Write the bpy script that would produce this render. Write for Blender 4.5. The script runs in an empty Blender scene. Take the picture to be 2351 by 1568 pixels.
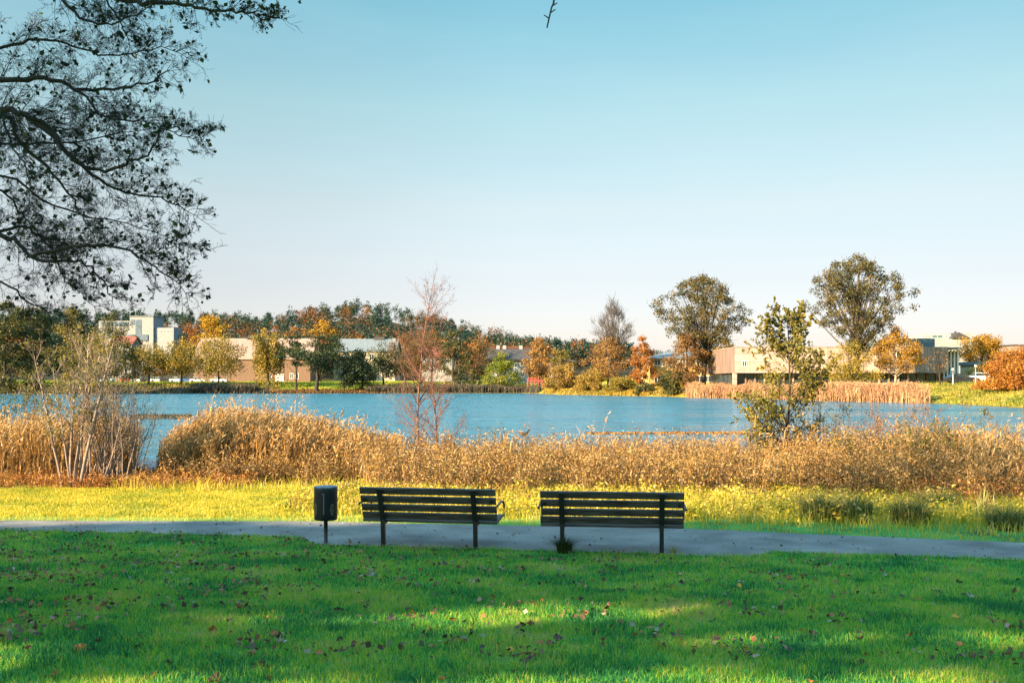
import bpy, math, random
import numpy as np
from mathutils import Vector, Matrix

# ------------------------------------------------------------------ camera, sky, sun
S = bpy.context.scene
COL = S.collection
EYE, F, U0, V0 = 2.5, 2286.0, 1175.5, 880.0        # eye height over the lake; focal length, centre and horizon in photo units
cam = bpy.data.cameras.new("camera"); cam_o = bpy.data.objects.new("camera", cam); COL.objects.link(cam_o)
cam_o.location = (0, 0, EYE); cam_o.rotation_euler = (math.radians(90), 0, 0)
cam.sensor_width = 36; cam.lens = 36 * F / 2351; cam.shift_y = 96 / 2351
cam.clip_start = 0.05; cam.clip_end = 9000
S.camera = cam_o

SUN_EL = math.radians(20); SUN_DIR = (-0.8, -0.6)   # direction (plan) towards the sun: behind the camera and to the left
sun = bpy.data.lights.new("sun", 'SUN'); sun.energy = 5.0; sun.angle = math.radians(0.4); sun.color = (1.0, 0.75, 0.44)
sun_o = bpy.data.objects.new("sun", sun); COL.objects.link(sun_o)
sd = Vector((-SUN_DIR[0] * math.cos(SUN_EL), -SUN_DIR[1] * math.cos(SUN_EL), -math.sin(SUN_EL)))
sun_o.rotation_euler = sd.to_track_quat('-Z', 'Y').to_euler(); sun_o.location = (-30, -30, 40)

W = bpy.data.worlds.new("World"); S.world = W; W.use_nodes = True
nt = W.node_tree; bg = nt.nodes['Background']
sky = nt.nodes.new('ShaderNodeTexSky'); sky.sky_type = 'NISHITA'; sky.sun_disc = False
sky.sun_elevation = SUN_EL; sky.sun_rotation = math.atan2(SUN_DIR[0], SUN_DIR[1])
sky.air_density = 1.0; sky.dust_density = 0.6; sky.ozone_density = 1.2
tc = nt.nodes.new('ShaderNodeTexCoord'); sep = nt.nodes.new('ShaderNodeSeparateXYZ')
nt.links.new(tc.outputs['Generated'], sep.inputs[0])
grade = nt.nodes.new('ShaderNodeValToRGB')           # autumn air: milky near the horizon, turquoise higher up; zenith boosted as added fill for shade
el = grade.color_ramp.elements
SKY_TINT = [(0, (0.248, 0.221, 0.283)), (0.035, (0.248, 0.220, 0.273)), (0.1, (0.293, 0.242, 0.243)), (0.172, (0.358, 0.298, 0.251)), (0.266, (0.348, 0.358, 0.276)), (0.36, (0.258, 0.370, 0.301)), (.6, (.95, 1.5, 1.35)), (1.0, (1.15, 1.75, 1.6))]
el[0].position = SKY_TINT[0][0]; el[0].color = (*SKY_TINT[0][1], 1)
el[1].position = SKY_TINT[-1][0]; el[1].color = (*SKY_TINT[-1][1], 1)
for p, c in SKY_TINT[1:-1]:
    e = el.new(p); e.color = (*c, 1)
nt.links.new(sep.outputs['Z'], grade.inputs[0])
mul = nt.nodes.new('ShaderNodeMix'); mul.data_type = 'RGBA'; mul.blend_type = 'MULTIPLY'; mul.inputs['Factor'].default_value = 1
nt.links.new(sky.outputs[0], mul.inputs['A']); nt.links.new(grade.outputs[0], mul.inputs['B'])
# thin streaks of high cloud
mp = nt.nodes.new('ShaderNodeMapping'); mp.inputs['Scale'].default_value = (1.6, 1.6, 8); mp.inputs['Rotation'].default_value = (0.06, 0.05, 0)
nz = nt.nodes.new('ShaderNodeTexNoise'); nz.inputs['Scale'].default_value = 1.6; nz.inputs['Detail'].default_value = 5; nz.inputs['Roughness'].default_value = .55
nt.links.new(tc.outputs['Generated'], mp.inputs[0]); nt.links.new(mp.outputs[0], nz.inputs['Vector'])
mr = nt.nodes.new('ShaderNodeMapRange'); mr.inputs['From Min'].default_value = .42; mr.inputs['From Max'].default_value = .8
mr.inputs['To Min'].default_value = 0.0; mr.inputs['To Max'].default_value = .07
nt.links.new(nz.outputs[0], mr.inputs[0])
cl = nt.nodes.new('ShaderNodeMix'); cl.data_type = 'RGBA'; cl.inputs['B'].default_value = (2.0, 2.0, 2.0, 1)
nt.links.new(mr.outputs[0], cl.inputs['Factor']); nt.links.new(mul.outputs['Result'], cl.inputs['A'])
az = nt.nodes.new('ShaderNodeMapRange'); az.inputs['From Min'].default_value = 0.0; az.inputs['From Max'].default_value = .5
az.inputs['To Min'].default_value = 1.0; az.inputs['To Max'].default_value = .78; nt.links.new(sep.outputs['X'], az.inputs[0])   # the side away from the sun is a little duller
dm = nt.nodes.new('ShaderNodeMix'); dm.data_type = 'RGBA'; dm.blend_type = 'MULTIPLY'; dm.inputs['Factor'].default_value = 1
nt.links.new(cl.outputs['Result'], dm.inputs['A']); nt.links.new(az.outputs[0], dm.inputs['B'])
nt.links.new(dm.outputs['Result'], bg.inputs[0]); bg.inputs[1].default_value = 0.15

S.view_settings.view_transform = 'Standard'; S.view_settings.look = 'None'
S.view_settings.exposure = 2.2; S.view_settings.gamma = 1
S.render.engine = 'CYCLES'
S.cycles.max_bounces = 6; S.cycles.diffuse_bounces = 3; S.cycles.glossy_bounces = 3; S.cycles.transmission_bounces = 3
S.cycles.transparent_max_bounces = 6; S.cycles.caustics_reflective = False; S.cycles.caustics_refractive = False

# ------------------------------------------------------------------ helpers
def rng_(seed): return np.random.default_rng(seed)

def at(u, v, Y): return np.array([(u - U0) * Y / F, Y, EYE - (v - V0) * Y / F])

def noise2(x, y, scale, seed):
    r = rng_(seed); out = 0
    for k in range(7):
        a = r.uniform(0, 6.28); fr = r.uniform(.5, 1.6) / scale * 6.28
        out = out + np.sin(fr * (np.cos(a) * x + np.sin(a) * y) + r.uniform(0, 6.28))
    return out / 7 * 1.6

class MB:
    "collects faces; build() links them as ONE mesh object"
    def __init__(s): s.v = []; s.f = []; s.t = []; s.sm = []; s.n = 0
    def add(s, v, f, tint=0.5, smooth=False):
        v = np.asarray(v, float).reshape(-1, 3); f = np.asarray(f, int)
        s.v.append(v); s.f.append(f + s.n); s.n += len(v)
        s.t.append(np.broadcast_to(np.asarray(tint, float), (len(f),)).copy()); s.sm.append(np.full(len(f), smooth))
        return s
    def box(s, c, d, rz=0, tint=.5):
        x, y, z = [a / 2 for a in d]
        v = np.array([[-x,-y,-z],[x,-y,-z],[x,y,-z],[-x,y,-z],[-x,-y,z],[x,-y,z],[x,y,z],[-x,y,z]])
        if rz:
            ca, sa = math.cos(rz), math.sin(rz); v = v @ np.array([[ca, sa, 0], [-sa, ca, 0], [0, 0, 1]])
        return s.add(v + np.array(c), [[0,3,2,1],[4,5,6,7],[0,1,5,4],[1,2,6,5],[2,3,7,6],[3,0,4,7]], tint)
    def span(s, a, b, tint=.5):
        a = np.array(a, float); b = np.array(b, float); return s.box((a + b) / 2, np.abs(b - a), 0, tint)
    def prism(s, poly, axis, a, b):
        "polygon (list of 2D) pushed along axis 'x' or 'y' or 'z' from a to b"
        n = len(poly); v = []
        for q in (a, b):
            for (p, r) in poly: v.append({'x': (q, p, r), 'y': (p, q, r), 'z': (p, r, q)}[axis])
        s.add(v, [[i, (i + 1) % n, n + (i + 1) % n, n + i] for i in range(n)])
        s.n -= 2 * n; s.v.append(np.zeros((0, 3)))
        for ring in (list(range(n))[::-1], list(range(n, 2 * n))):
            s.f.append(np.array([ring]) + s.n); s.t.append(np.array([.5])); s.sm.append(np.array([False]))
        s.n += 2 * n
        return s
    def tube(s, pts, rad, sides=6, tint=.5, cap=True):
        pts = np.asarray(pts, float); n = len(pts); rad = np.broadcast_to(np.asarray(rad, float), (n,))
        t = np.gradient(pts, axis=0); t /= np.linalg.norm(t, axis=1)[:, None] + 1e-9
        ref = np.array([0, 0, 1.0]) if abs(t[0][2]) < .8 else np.array([1.0, 0, 0])
        a = np.cross(t, ref); a /= np.linalg.norm(a, axis=1)[:, None] + 1e-9; b = np.cross(t, a)
        ang = np.arange(sides) / sides * 2 * np.pi
        ring = (np.cos(ang)[None, :, None] * a[:, None] + np.sin(ang)[None, :, None] * b[:, None]) * rad[:, None, None] + pts[:, None]
        i = np.arange(n - 1)[:, None] * sides; j = np.arange(sides)[None]; k = (j + 1) % sides
        f = np.stack([i + j, i + k, i + sides + k, i + sides + j], -1).reshape(-1, 4)
        base = s.n; s.add(ring.reshape(-1, 3), f, tint, True)
        if cap:
            for r0, rev in ((0, False), ((n - 1) * sides, True)):
                q = np.arange(sides) + r0; q = q[::-1] if rev else q
                s.f.append(q[None] + base); s.t.append(np.array([float(np.mean(tint))])); s.sm.append(np.array([False]))
        return s
    def sticks(s, p0, p1, r0, r1, sides=3, tint=.5):
        p0 = np.asarray(p0, float); p1 = np.asarray(p1, float); m = len(p0)
        if m == 0: return s
        r0 = np.broadcast_to(r0, (m,)); r1 = np.broadcast_to(r1, (m,))
        d = p1 - p0; d /= np.linalg.norm(d, axis=1)[:, None] + 1e-9
        ref = np.where(np.abs(d[:, 2:3]) < .8, np.array([[0, 0, 1.0]]), np.array([[1.0, 0, 0]]))
        a = np.cross(d, ref); a /= np.linalg.norm(a, axis=1)[:, None] + 1e-9; b = np.cross(d, a)
        ang = np.arange(sides) / sides * 2 * np.pi
        o = np.cos(ang)[None, :, None] * a[:, None] + np.sin(ang)[None, :, None] * b[:, None]
        v = np.concatenate([p0[:, None] + o * r0[:, None, None], p1[:, None] + o * r1[:, None, None]], 1)
        j = np.arange(sides); k = (j + 1) % sides
        f = np.stack([j, k, sides + k, sides + j], -1)[None] + (np.arange(m) * 2 * sides)[:, None, None]
        tt = np.repeat(np.broadcast_to(tint, (m,)), sides)
        return s.add(v.reshape(-1, 3), f.reshape(-1, 4), tt, True)
    def leaves(s, c, size, r, tint=.5, aspect=.65, flat=0.0, fold=.12, up=None):
        c = np.asarray(c, float); m = len(c)
        if m == 0: return s
        size = np.broadcast_to(size, (m,))[:, None]
        a = r.normal(size=(m, 3)); a[:, 2] *= (1 - flat)
        if up is not None: a += np.asarray(up)
        a /= np.linalg.norm(a, axis=1)[:, None] + 1e-9
        q = r.normal(size=(m, 3)); q[:, 2] *= (1 - flat * .6)
        b = q - (q * a).sum(1)[:, None] * a; b /= np.linalg.norm(b, axis=1)[:, None] + 1e-9
        nn = np.cross(a, b); L = size * .5; Wd = size * aspect * .5
        mid = c + a * L * r.uniform(-.25, .1, (m, 1))
        v = np.stack([c - a * L, mid + b * Wd + nn * L * fold, c + a * L, mid - b * Wd + nn * L * fold], 1)
        return s.add(v.reshape(-1, 3), np.arange(4 * m).reshape(m, 4), tint)
    def blades(s, base, h, lean, width, r, tint=.5, bend=.5):
        "grass blades: base points, heights, lean vectors (x, y)"
        m = len(base); h = np.broadcast_to(h, (m,))[:, None]; width = np.broadcast_to(width, (m,))[:, None]
        a = r.uniform(0, 6.28, m); side = np.stack([np.cos(a), np.sin(a), 0 * a], 1) * width / 2
        ln = np.concatenate([lean, np.zeros((m, 1))], 1) * h; z = np.array([[0, 0, 1.0]])
        mid = base + ln * bend * .5 + z * h * .55; tip = base + ln + z * h * np.sqrt(np.clip(1 - (lean ** 2).sum(1) * .6, .1, 1))[:, None]
        v = np.stack([base - side, base + side, mid + side * .8, mid - side * .8, tip], 1).reshape(-1, 3)
        o = (np.arange(m) * 5)[:, None]; t = np.broadcast_to(tint, (m,))
        n0 = s.n; s.add(v, o + np.array([[0, 1, 2, 3]]), t)
        s.f.append(o + np.array([[3, 2, 4]]) + n0); s.t.append(t.copy()); s.sm.append(np.full(m, False))
        return s
    def build(s, name, mat, parent=None, loc=None):
        me = bpy.data.meshes.new(name); v = np.concatenate(s.v).astype(np.float32)
        loops = np.concatenate([f.ravel() for f in s.f]).astype(np.int32)
        tot = np.concatenate([np.full(len(f), f.shape[1]) for f in s.f])
        start = np.concatenate([[0], np.cumsum(tot)[:-1]]).astype(np.int32)
        me.vertices.add(len(v)); me.vertices.foreach_set('co', v.ravel())
        me.loops.add(len(loops)); me.loops.foreach_set('vertex_index', loops)
        me.polygons.add(len(tot)); me.polygons.foreach_set('loop_start', start)
        me.polygons.foreach_set('use_smooth', np.concatenate(s.sm))
        me.update(calc_edges=True); me.validate()
        if len(me.polygons) == len(tot):
            at_ = me.attributes.new('tint', 'FLOAT', 'FACE'); at_.data.foreach_set('value', np.concatenate(s.t).astype(np.float32))
        me.materials.append(mat)
        o = bpy.data.objects.new(name, me); COL.objects.link(o)
        if parent: o.parent = parent
        if loc is not None: o.location = loc
        return o

def tag(o, label=None, cat=None, group=None, kind=None):
    if label: o['label'] = label
    if cat: o['category'] = cat
    if group: o['group'] = group
    if kind: o['kind'] = kind
    return o
def thing(name, label, cat, loc=(0, 0, 0), rz=0, group=None):
    o = bpy.data.objects.new(name, None); COL.objects.link(o); o.location = loc; o.rotation_euler = (0, 0, rz)
    o.empty_display_size = .2
    return tag(o, label, cat, group)
def dup(root, loc, rz=0, label=None, group=None, scale=None):
    def cp(o, parent):
        c = o.copy(); COL.objects.link(c); c.parent = parent
        for ch in list(o.children): cp(ch, c)
        return c
    r = cp(root, None); r.location = loc; r.rotation_euler = (0, 0, rz)
    if label: r['label'] = label
    if group: r['group'] = group
    if scale: r.scale = (scale,) * 3
    return r

# ------------------------------------------------------------------ materials
def new_mat(name):
    m = bpy.data.materials.new(name); m.use_nodes = True
    return m, m.node_tree, m.node_tree.nodes['Principled BSDF']
def ramp(n, stops):
    r = n.nodes.new('ShaderNodeValToRGB'); e = r.color_ramp.elements
    e[0].position = stops[0][0]; e[0].color = (*stops[0][1], 1); e[1].position = stops[-1][0]; e[1].color = (*stops[-1][1], 1)
    for p, c in stops[1:-1]:
        k = e.new(p); k.color = (*c, 1)
    return r
def noisy(name, c1, c2, scale=4, rough=.8, bump=0.0, detail=6, metallic=0, stretch=(1, 1, 1), lo=.3, hi=.7, spec=.3, bscale=None):
    m, n, b = new_mat(name)
    t = n.nodes.new('ShaderNodeTexCoord'); mpn = n.nodes.new('ShaderNodeMapping'); mpn.inputs['Scale'].default_value = stretch
    z = n.nodes.new('ShaderNodeTexNoise'); z.inputs['Scale'].default_value = scale; z.inputs['Detail'].default_value = detail
    n.links.new(t.outputs['Object'], mpn.inputs[0]); n.links.new(mpn.outputs[0], z.inputs['Vector'])
    r = ramp(n, [(lo, c1), (hi, c2)]); n.links.new(z.outputs[0], r.inputs[0]); n.links.new(r.outputs[0], b.inputs['Base Color'])
    b.inputs['Roughness'].default_value = rough; b.inputs['Metallic'].default_value = metallic; b.inputs['Specular IOR Level'].default_value = spec
    if bump:
        bp = n.nodes.new('ShaderNodeBump'); bp.inputs['Strength'].default_value = bump; bp.inputs['Distance'].default_value = .02
        if bscale:
            z2 = n.nodes.new('ShaderNodeTexNoise'); z2.inputs['Scale'].default_value = bscale; n.links.new(mpn.outputs[0], z2.inputs['Vector']); z = z2
        n.links.new(z.outputs[0], bp.inputs['Height']); n.links.new(bp.outputs[0], b.inputs['Normal'])
    return m
def foliage(name, cols, trans=.35, gloss=.018):
    "leaf colours picked per leaf by the 'tint' attribute; thin leaves let light through"
    m, n, b = new_mat(name); n.nodes.remove(b)
    a = n.nodes.new('ShaderNodeAttribute'); a.attribute_name = 'tint'
    k = len(cols); r = ramp(n, [(i / (k - 1), c) for i, c in enumerate(cols)]); n.links.new(a.outputs['Fac'], r.inputs[0])
    d = n.nodes.new('ShaderNodeBsdfDiffuse'); tr = n.nodes.new('ShaderNodeBsdfTranslucent'); g = n.nodes.new('ShaderNodeBsdfGlossy'); g.inputs['Roughness'].default_value = .45
    n.links.new(r.outputs[0], d.inputs[0]); n.links.new(r.outputs[0], tr.inputs[0])
    m1 = n.nodes.new('ShaderNodeMixShader'); m1.inputs[0].default_value = trans; m2 = n.nodes.new('ShaderNodeMixShader'); m2.inputs[0].default_value = gloss
    n.links.new(d.outputs[0], m1.inputs[1]); n.links.new(tr.outputs[0], m1.inputs[2]); n.links.new(m1.outputs[0], m2.inputs[1]); n.links.new(g.outputs[0], m2.inputs[2])
    n.links.new(m2.outputs[0], n.nodes['Material Output'].inputs[0])
    return m

M = {}
M['bark'] = noisy('bark', (.045, .035, .028), (.11, .09, .07), 9, .9, .6, stretch=(1, 1, .3))
M['bark_dark'] = noisy('dark bark', (.018, .015, .013), (.045, .038, .032), 14, .9, .6, stretch=(1, 1, .3))
M['bark_red'] = noisy('red brown bark', (.095, .042, .028), (.18, .082, .053), 12, .8, .3)
M['bark_grey'] = noisy('grey bark', (.12, .09, .08), (.26, .20, .17), 10, .9, .3)
M['bark_pale'] = noisy('pale bark', (.25, .2, .15), (.5, .43, .35), 6, .85, .3)
M['olive'] = foliage('olive leaves', [(.05, .055, .015), (.11, .10, .022), (.20, .15, .03), (.30, .19, .03)])
M['olive_gold'] = foliage('olive gold leaves', [(.07, .07, .015), (.16, .13, .025), (.30, .20, .03), (.42, .26, .035)])
M['poplar'] = foliage('poplar leaves', [(.03, .036, .016), (.06, .06, .022), (.115, .088, .024), (.22, .12, .024)])
M['dark_green'] = foliage('dark green leaves', [(.016, .028, .014), (.028, .045, .018), (.05, .065, .022), (.09, .09, .025)])
M['dark_olive'] = foliage('dark olive leaves', [(.02, .03, .014), (.05, .055, .018), (.09, .085, .022), (.14, .11, .025)])
M['yellow_green'] = foliage('yellow green leaves', [(.04, .075, .012), (.09, .13, .015), (.18, .19, .016), (.32, .25, .018)])
M['yellow'] = foliage('yellow leaves', [(.20, .11, .012), (.34, .19, .014), (.46, .27, .02)])
M['orange'] = foliage('orange leaves', [(.13, .05, .012), (.24, .09, .016), (.34, .14, .02), (.42, .2, .028)])
M['amber'] = foliage('amber leaves', [(.15, .07, .012), (.25, .125, .016), (.36, .195, .02), (.27, .17, .025)])
M['red_orange'] = foliage('red orange leaves', [(.16, .06, .02), (.29, .11, .025), (.38, .17, .03)])
M['brown'] = foliage('brown leaves', [(.09, .05, .025), (.17, .09, .03), (.27, .14, .04), (.3, .18, .05)])
M['willow_brown'] = foliage('brown willow twigs', [(.10, .06, .02), (.19, .11, .03), (.30, .18, .035), (.26, .2, .04)])
M['wood_mix'] = foliage('mixed autumn wood', [(.011, .030, .024), (.018, .045, .032), (.028, .052, .028), (.05, .05, .02), (.10, .05, .018), (.18, .055, .015), (.24, .10, .015)], .25)
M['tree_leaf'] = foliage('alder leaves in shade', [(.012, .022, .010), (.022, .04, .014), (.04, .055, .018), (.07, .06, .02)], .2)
M['near_leaf'] = foliage('small autumn leaves', [(.06, .06, .018), (.13, .12, .025), (.25, .2, .03), (.4, .28, .04)])
M['lawn'] = foliage('lawn grass', [(.018, .11, .04), (.035, .21, .045), (.085, .31, .05), (.20, .40, .035), (.42, .43, .03), (.42, .34, .14)], .5, .012)
M['sunny_grass'] = foliage('rough autumn grass', [(.045, .13, .016), (.24, .25, .022), (.47, .37, .03), (.58, .42, .07), (.56, .40, .16)], .4)
M['bank_grass'] = foliage('far bank grass', [(.05, .09, .015), (.12, .14, .02), (.22, .19, .03), (.32, .24, .06)])
M['sedge'] = foliage('sedge', [(.02, .035, .012), (.05, .075, .02), (.18, .17, .04), (.40, .34, .12)], .25)
M['reed'] = foliage('dry reed', [(.07, .04, .02), (.18, .10, .035), (.34, .185, .055), (.47, .27, .09), (.44, .29, .13)], .3, .03)
M['reed_pink'] = foliage('far dry reed', [(.22, .11, .06), (.38, .21, .11), (.5, .31, .17)], .25)
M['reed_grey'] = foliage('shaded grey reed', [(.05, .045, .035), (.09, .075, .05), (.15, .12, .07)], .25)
M['herb'] = foliage('withered herbs', [(.03, .03, .012), (.09, .05, .018), (.19, .095, .025), (.31, .17, .045), (.44, .29, .12), (.33, .21, .03)], .3, .03)
M['heath'] = foliage('rust brown undergrowth', [(.12, .05, .02), (.26, .10, .03), (.38, .17, .04), (.35, .22, .06)], .3)
M['litter'] = foliage('fallen leaves', [(.045, .032, .025), (.09, .058, .04), (.17, .085, .04), (.26, .10, .035), (.26, .22, .18)], .15)
for k_, c_ in (('leaf_orange', [(.20, .06, .02), (.32, .11, .03)]), ('leaf_brown', [(.045, .028, .02), (.11, .06, .035)]), ('leaf_grey', [(.2, .17, .14), (.32, .28, .24)]), ('leaf_gold', [(.42, .24, .03), (.5, .3, .05)])):
    M[k_] = foliage(k_.replace('_', ' '), c_, .15)
M['slat'] = noisy('weathered dark timber', (.010, .009, .008), (.075, .066, .058), 5, .55, .35, stretch=(.6, 6, 6), spec=.4, bscale=40)
M['iron'] = noisy('black painted iron', (.006, .006, .007), (.016, .016, .017), 30, .45, .15, spec=.4)
M['bin'] = noisy('black enamel', (.004, .005, .006), (.010, .012, .014), 7, .5, .1, spec=.25)
M['bin_lid'] = noisy('worn grey lid', (.05, .07, .08), (.12, .16, .18), 9, .4, .1)
M['sticker'] = noisy('faded sticker', (.02, .024, .014), (.12, .11, .04), 30, .6)
M['asphalt'] = noisy('asphalt', (.10, .09, .082), (.215, .195, .175), 1.4, .9, .5, detail=10, bscale=160)
M['concrete'] = noisy('pink grey concrete', (.30, .215, .185), (.45, .33, .285), .8, .9, stretch=(1, 1, .25))
M['concrete_stain'] = noisy('board marked concrete', (.14, .105, .085), (.36, .28, .23), 1.6, .9, stretch=(2.2, 2.2, .12))
def panels(m, w_, h_):
    "cast panel joints in a wall that faces the lake (object x and z)"
    n = m.node_tree; b = n.nodes['Principled BSDF']; src = b.inputs['Base Color'].links[0].from_socket
    t = n.nodes.new('ShaderNodeTexCoord'); sx = n.nodes.new('ShaderNodeSeparateXYZ'); cx = n.nodes.new('ShaderNodeCombineXYZ'); n.links.new(t.outputs['Object'], sx.inputs[0])
    n.links.new(sx.outputs['X'], cx.inputs['X']); n.links.new(sx.outputs['Z'], cx.inputs['Y'])
    k = n.nodes.new('ShaderNodeTexBrick'); k.offset = 0; k.inputs['Scale'].default_value = 1; k.inputs['Brick Width'].default_value = w_; k.inputs['Row Height'].default_value = h_; k.inputs['Mortar Size'].default_value = .035
    k.inputs['Color1'].default_value = (1, 1, 1, 1); k.inputs['Color2'].default_value = (.8, .79, .78, 1); k.inputs['Mortar'].default_value = (.4, .38, .36, 1); n.links.new(cx.outputs[0], k.inputs['Vector'])
    x = n.nodes.new('ShaderNodeMix'); x.data_type = 'RGBA'; x.blend_type = 'MULTIPLY'; x.inputs['Factor'].default_value = 1
    n.links.new(src, x.inputs['A']); n.links.new(k.outputs[0], x.inputs['B']); n.links.new(x.outputs['Result'], b.inputs['Base Color'])
panels(M['concrete'], 2.6, 1.4); panels(M['concrete_stain'], 1.3, 4.2)
M['teal'] = noisy('teal sheet metal', (.05, .09, .10), (.09, .14, .15), 2, .5)
M['white'] = noisy('white render', (.19, .195, .20), (.26, .26, .26), 1, .85)
M['trim'] = noisy('white painted trim', (.5, .5, .49), (.6, .6, .59), 4, .6)
M['glass'] = noisy('dark window glass', (.02, .03, .035), (.05, .065, .075), .5, .12, spec=.6)
M['blue_glass'] = noisy('blue glass', (.05, .08, .11), (.11, .15, .19), .4, .15, spec=.6)
M['plaster'] = noisy('yellow plaster', (.34, .20, .065), (.42, .26, .09), 1.2, .9)
M['pale_plaster'] = noisy('pale plaster', (.38, .32, .24), (.46, .40, .31), 1.2, .9)
M['timber'] = noisy('brown board cladding', (.10, .06, .042), (.165, .10, .068), 3, .8, stretch=(3, 3, .15))
M['pink_roof'] = noisy('pale copper roof', (.235, .155, .12), (.29, .20, .16), 1.2, .6, stretch=(3, .3, .3))
M['grey_roof'] = noisy('pale grey sheet roof', (.10, .125, .14), (.15, .175, .19), 1.2, .8, stretch=(3, .3, .3))
M['dark_roof'] = noisy('dark roof felt', (.03, .028, .03), (.06, .055, .055), 2, .8)
M['red_roof'] = noisy('red tile roof', (.20, .05, .035), (.28, .085, .055), 5, .8)
M['red_paint'] = noisy('red paint', (.36, .05, .05), (.48, .09, .08), 5, .6)
M['brick'] = noisy('brown brick', (.13, .09, .08), (.22, .16, .14), 6, .9)
M['pole'] = noisy('grey steel', (.25, .26, .27), (.36, .37, .38), 6, .5)
M['tyre'] = noisy('tyre rubber', (.012, .012, .012), (.03, .03, .03), 9, .8)
for k_, c_ in (('car_white', (.7, .7, .7)), ('car_red', (.4, .04, .03)), ('car_black', (.02, .02, .025)), ('car_silver', (.4, .42, .45)), ('car_blue', (.05, .1, .25))):
    M[k_] = noisy(k_.replace('_', ' ') + ' paint', c_, tuple(min(1, a * 1.08) for a in c_), 2, .3, spec=.6)

# ------------------------------------------------------------------ ground
PF = ([-60, -30, -8.4, -3.4, 2.65, 7.2, 14, 30, 60], [14.5, 15.6, 16.28, 16.17, 15.35, 14.0, 11.0, 1.0, -20.0])      # far edge of the path
PN = ([-60, -30, -8.0, -3.15, -2.75, 3.05, 3.5, 6.6, 14, 30, 60], [13.2, 14.3, 15.2, 14.55, 13.85, 12.85, 13.25, 12.6, 9.6, -.6, -22.0])  # near edge, with the bay under the benches
SHU, SHY = [-3000, -1500, -700, -200, 300, 800, 1200, 1250, 1290, 1500, 1600, 1750, 1900, 2150, 2351, 2700, 3500, 6000], \
           [40, 60, 140, 229, 238, 248, 248, 235, 215, 190, 172, 158, 140, 122, 100, 76, 48, 30]
RX, RH = [-900, -500, -275, -168, -102, -55, -24, 8, 71, 134, 228, 900], [30, 36, 40, 34, 46, 34, 25, 18, 13, 7, 2, 0]
def ss(a): a = np.clip(a, 0, 1); return a * a * (3 - 2 * a)
def H(x, y):
    x = np.asarray(x, float); y = np.asarray(y, float)
    sh = (np.interp(x, *PF) - 16) * np.clip((24 - y) / 6, 0, 1)
    q = y - sh
    near = np.interp(q, [-300, -60, -10, 0, 5.5, 9, 12.2, 13, 16.5, 18, 22, 26, 28.5, 31, 40], [9, 3.0, 1.2, .98, .86, .62, .34, .25, .25, .26, .14, .08, -.02, -.5, -1.5])
    near = near + .02 * noise2(x, y, 2.5, 3) * np.clip((12.6 - q) / 2, 0, 1) * np.clip((y + 2) / 4, 0, 1)
    yy = np.maximum(y, 1.0); u = U0 + F * x / yy
    t = yy - np.interp(u, SHU, SHY)
    far = np.interp(t, [-30, -3, 0, 2, 8, 25, 60, 200, 3000], [-1.5, -.35, 0, .35, 1.1, 2.3, 3.2, 5.0, 8.0])
    far = far + np.interp(x, RX, RH) * ss((y - 330) / 420) * (1 - .8 * ss((y - 900) / 900))
    w = ss((y - 34) / 6)
    return near * (1 - w) + far * w
def h(x, y): return float(H(x, y))

def axis(parts):
    out = []
    for a, b, st in parts: out += list(np.arange(a, b, st))
    return np.array(out + [parts[-1][1]])
gx = axis([(-4000, -500, 250), (-500, -180, 16), (-180, -16, 4), (-16, 16, .25), (16, 180, 4), (180, 500, 16), (500, 4000, 250)])
gy = axis([(-300, -20, 14), (-20, 0, 2), (0, 34, .25), (34, 90, 4), (90, 300, 3), (300, 800, 10), (800, 1600, 80), (1600, 6000, 400)])
X, Y = np.meshgrid(gx, gy); Z = H(X, Y); nx, ny = len(gx), len(gy)
i, j = np.meshgrid(np.arange(nx - 1), np.arange(ny - 1)); a = j * nx + i
g = MB().add(np.stack([X, Y, Z], -1).reshape(-1, 3), np.stack([a, a + 1, a + nx + 1, a + nx], -1).reshape(-1, 4), smooth=True)
m, n, b = new_mat('turf and soil')
t_ = n.nodes.new('ShaderNodeTexCoord')
z1 = n.nodes.new('ShaderNodeTexNoise'); z1.inputs['Scale'].default_value = 1.3; z1.inputs['Detail'].default_value = 9; n.links.new(t_.outputs['Object'], z1.inputs['Vector'])
r1 = ramp(n, [(.28, (.05, .055, .02)), (.42, (.035, .17, .04)), (.6, (.08, .24, .045)), (.75, (.13, .21, .04))]); n.links.new(z1.outputs[0], r1.inputs[0])
r2 = ramp(n, [(.3, (.2, .19, .02)), (.5, (.36, .31, .03)), (.75, (.42, .32, .05))]); n.links.new(z1.outputs[0], r2.inputs[0])
r3 = ramp(n, [(.3, (.05, .03, .018)), (.7, (.16, .08, .035))]); n.links.new(z1.outputs[0], r3.inputs[0])
sp = n.nodes.new('ShaderNodeSeparateXYZ'); n.links.new(t_.outputs['Object'], sp.inputs[0])
def stepn(sock, a, b):
    q = n.nodes.new('ShaderNodeMapRange'); q.inputs['From Min'].default_value = a; q.inputs['From Max'].default_value = b; n.links.new(sock, q.inputs[0]); return q.outputs[0]
mxa = n.nodes.new('ShaderNodeMix'); mxa.data_type = 'RGBA'; n.links.new(stepn(sp.outputs['Y'], 15.8, 17.5), mxa.inputs['Factor']); n.links.new(r1.outputs[0], mxa.inputs['A']); n.links.new(r2.outputs[0], mxa.inputs['B'])
mxb = n.nodes.new('ShaderNodeMix'); mxb.data_type = 'RGBA'; n.links.new(stepn(sp.outputs['Z'], .13, .03), mxb.inputs['Factor']); n.links.new(mxa.outputs['Result'], mxb.inputs['A']); n.links.new(r3.outputs[0], mxb.inputs['B'])
r4 = ramp(n, [(.3, (.03, .032, .015)), (.7, (.075, .05, .022))]); n.links.new(z1.outputs[0], r4.inputs[0])
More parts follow.
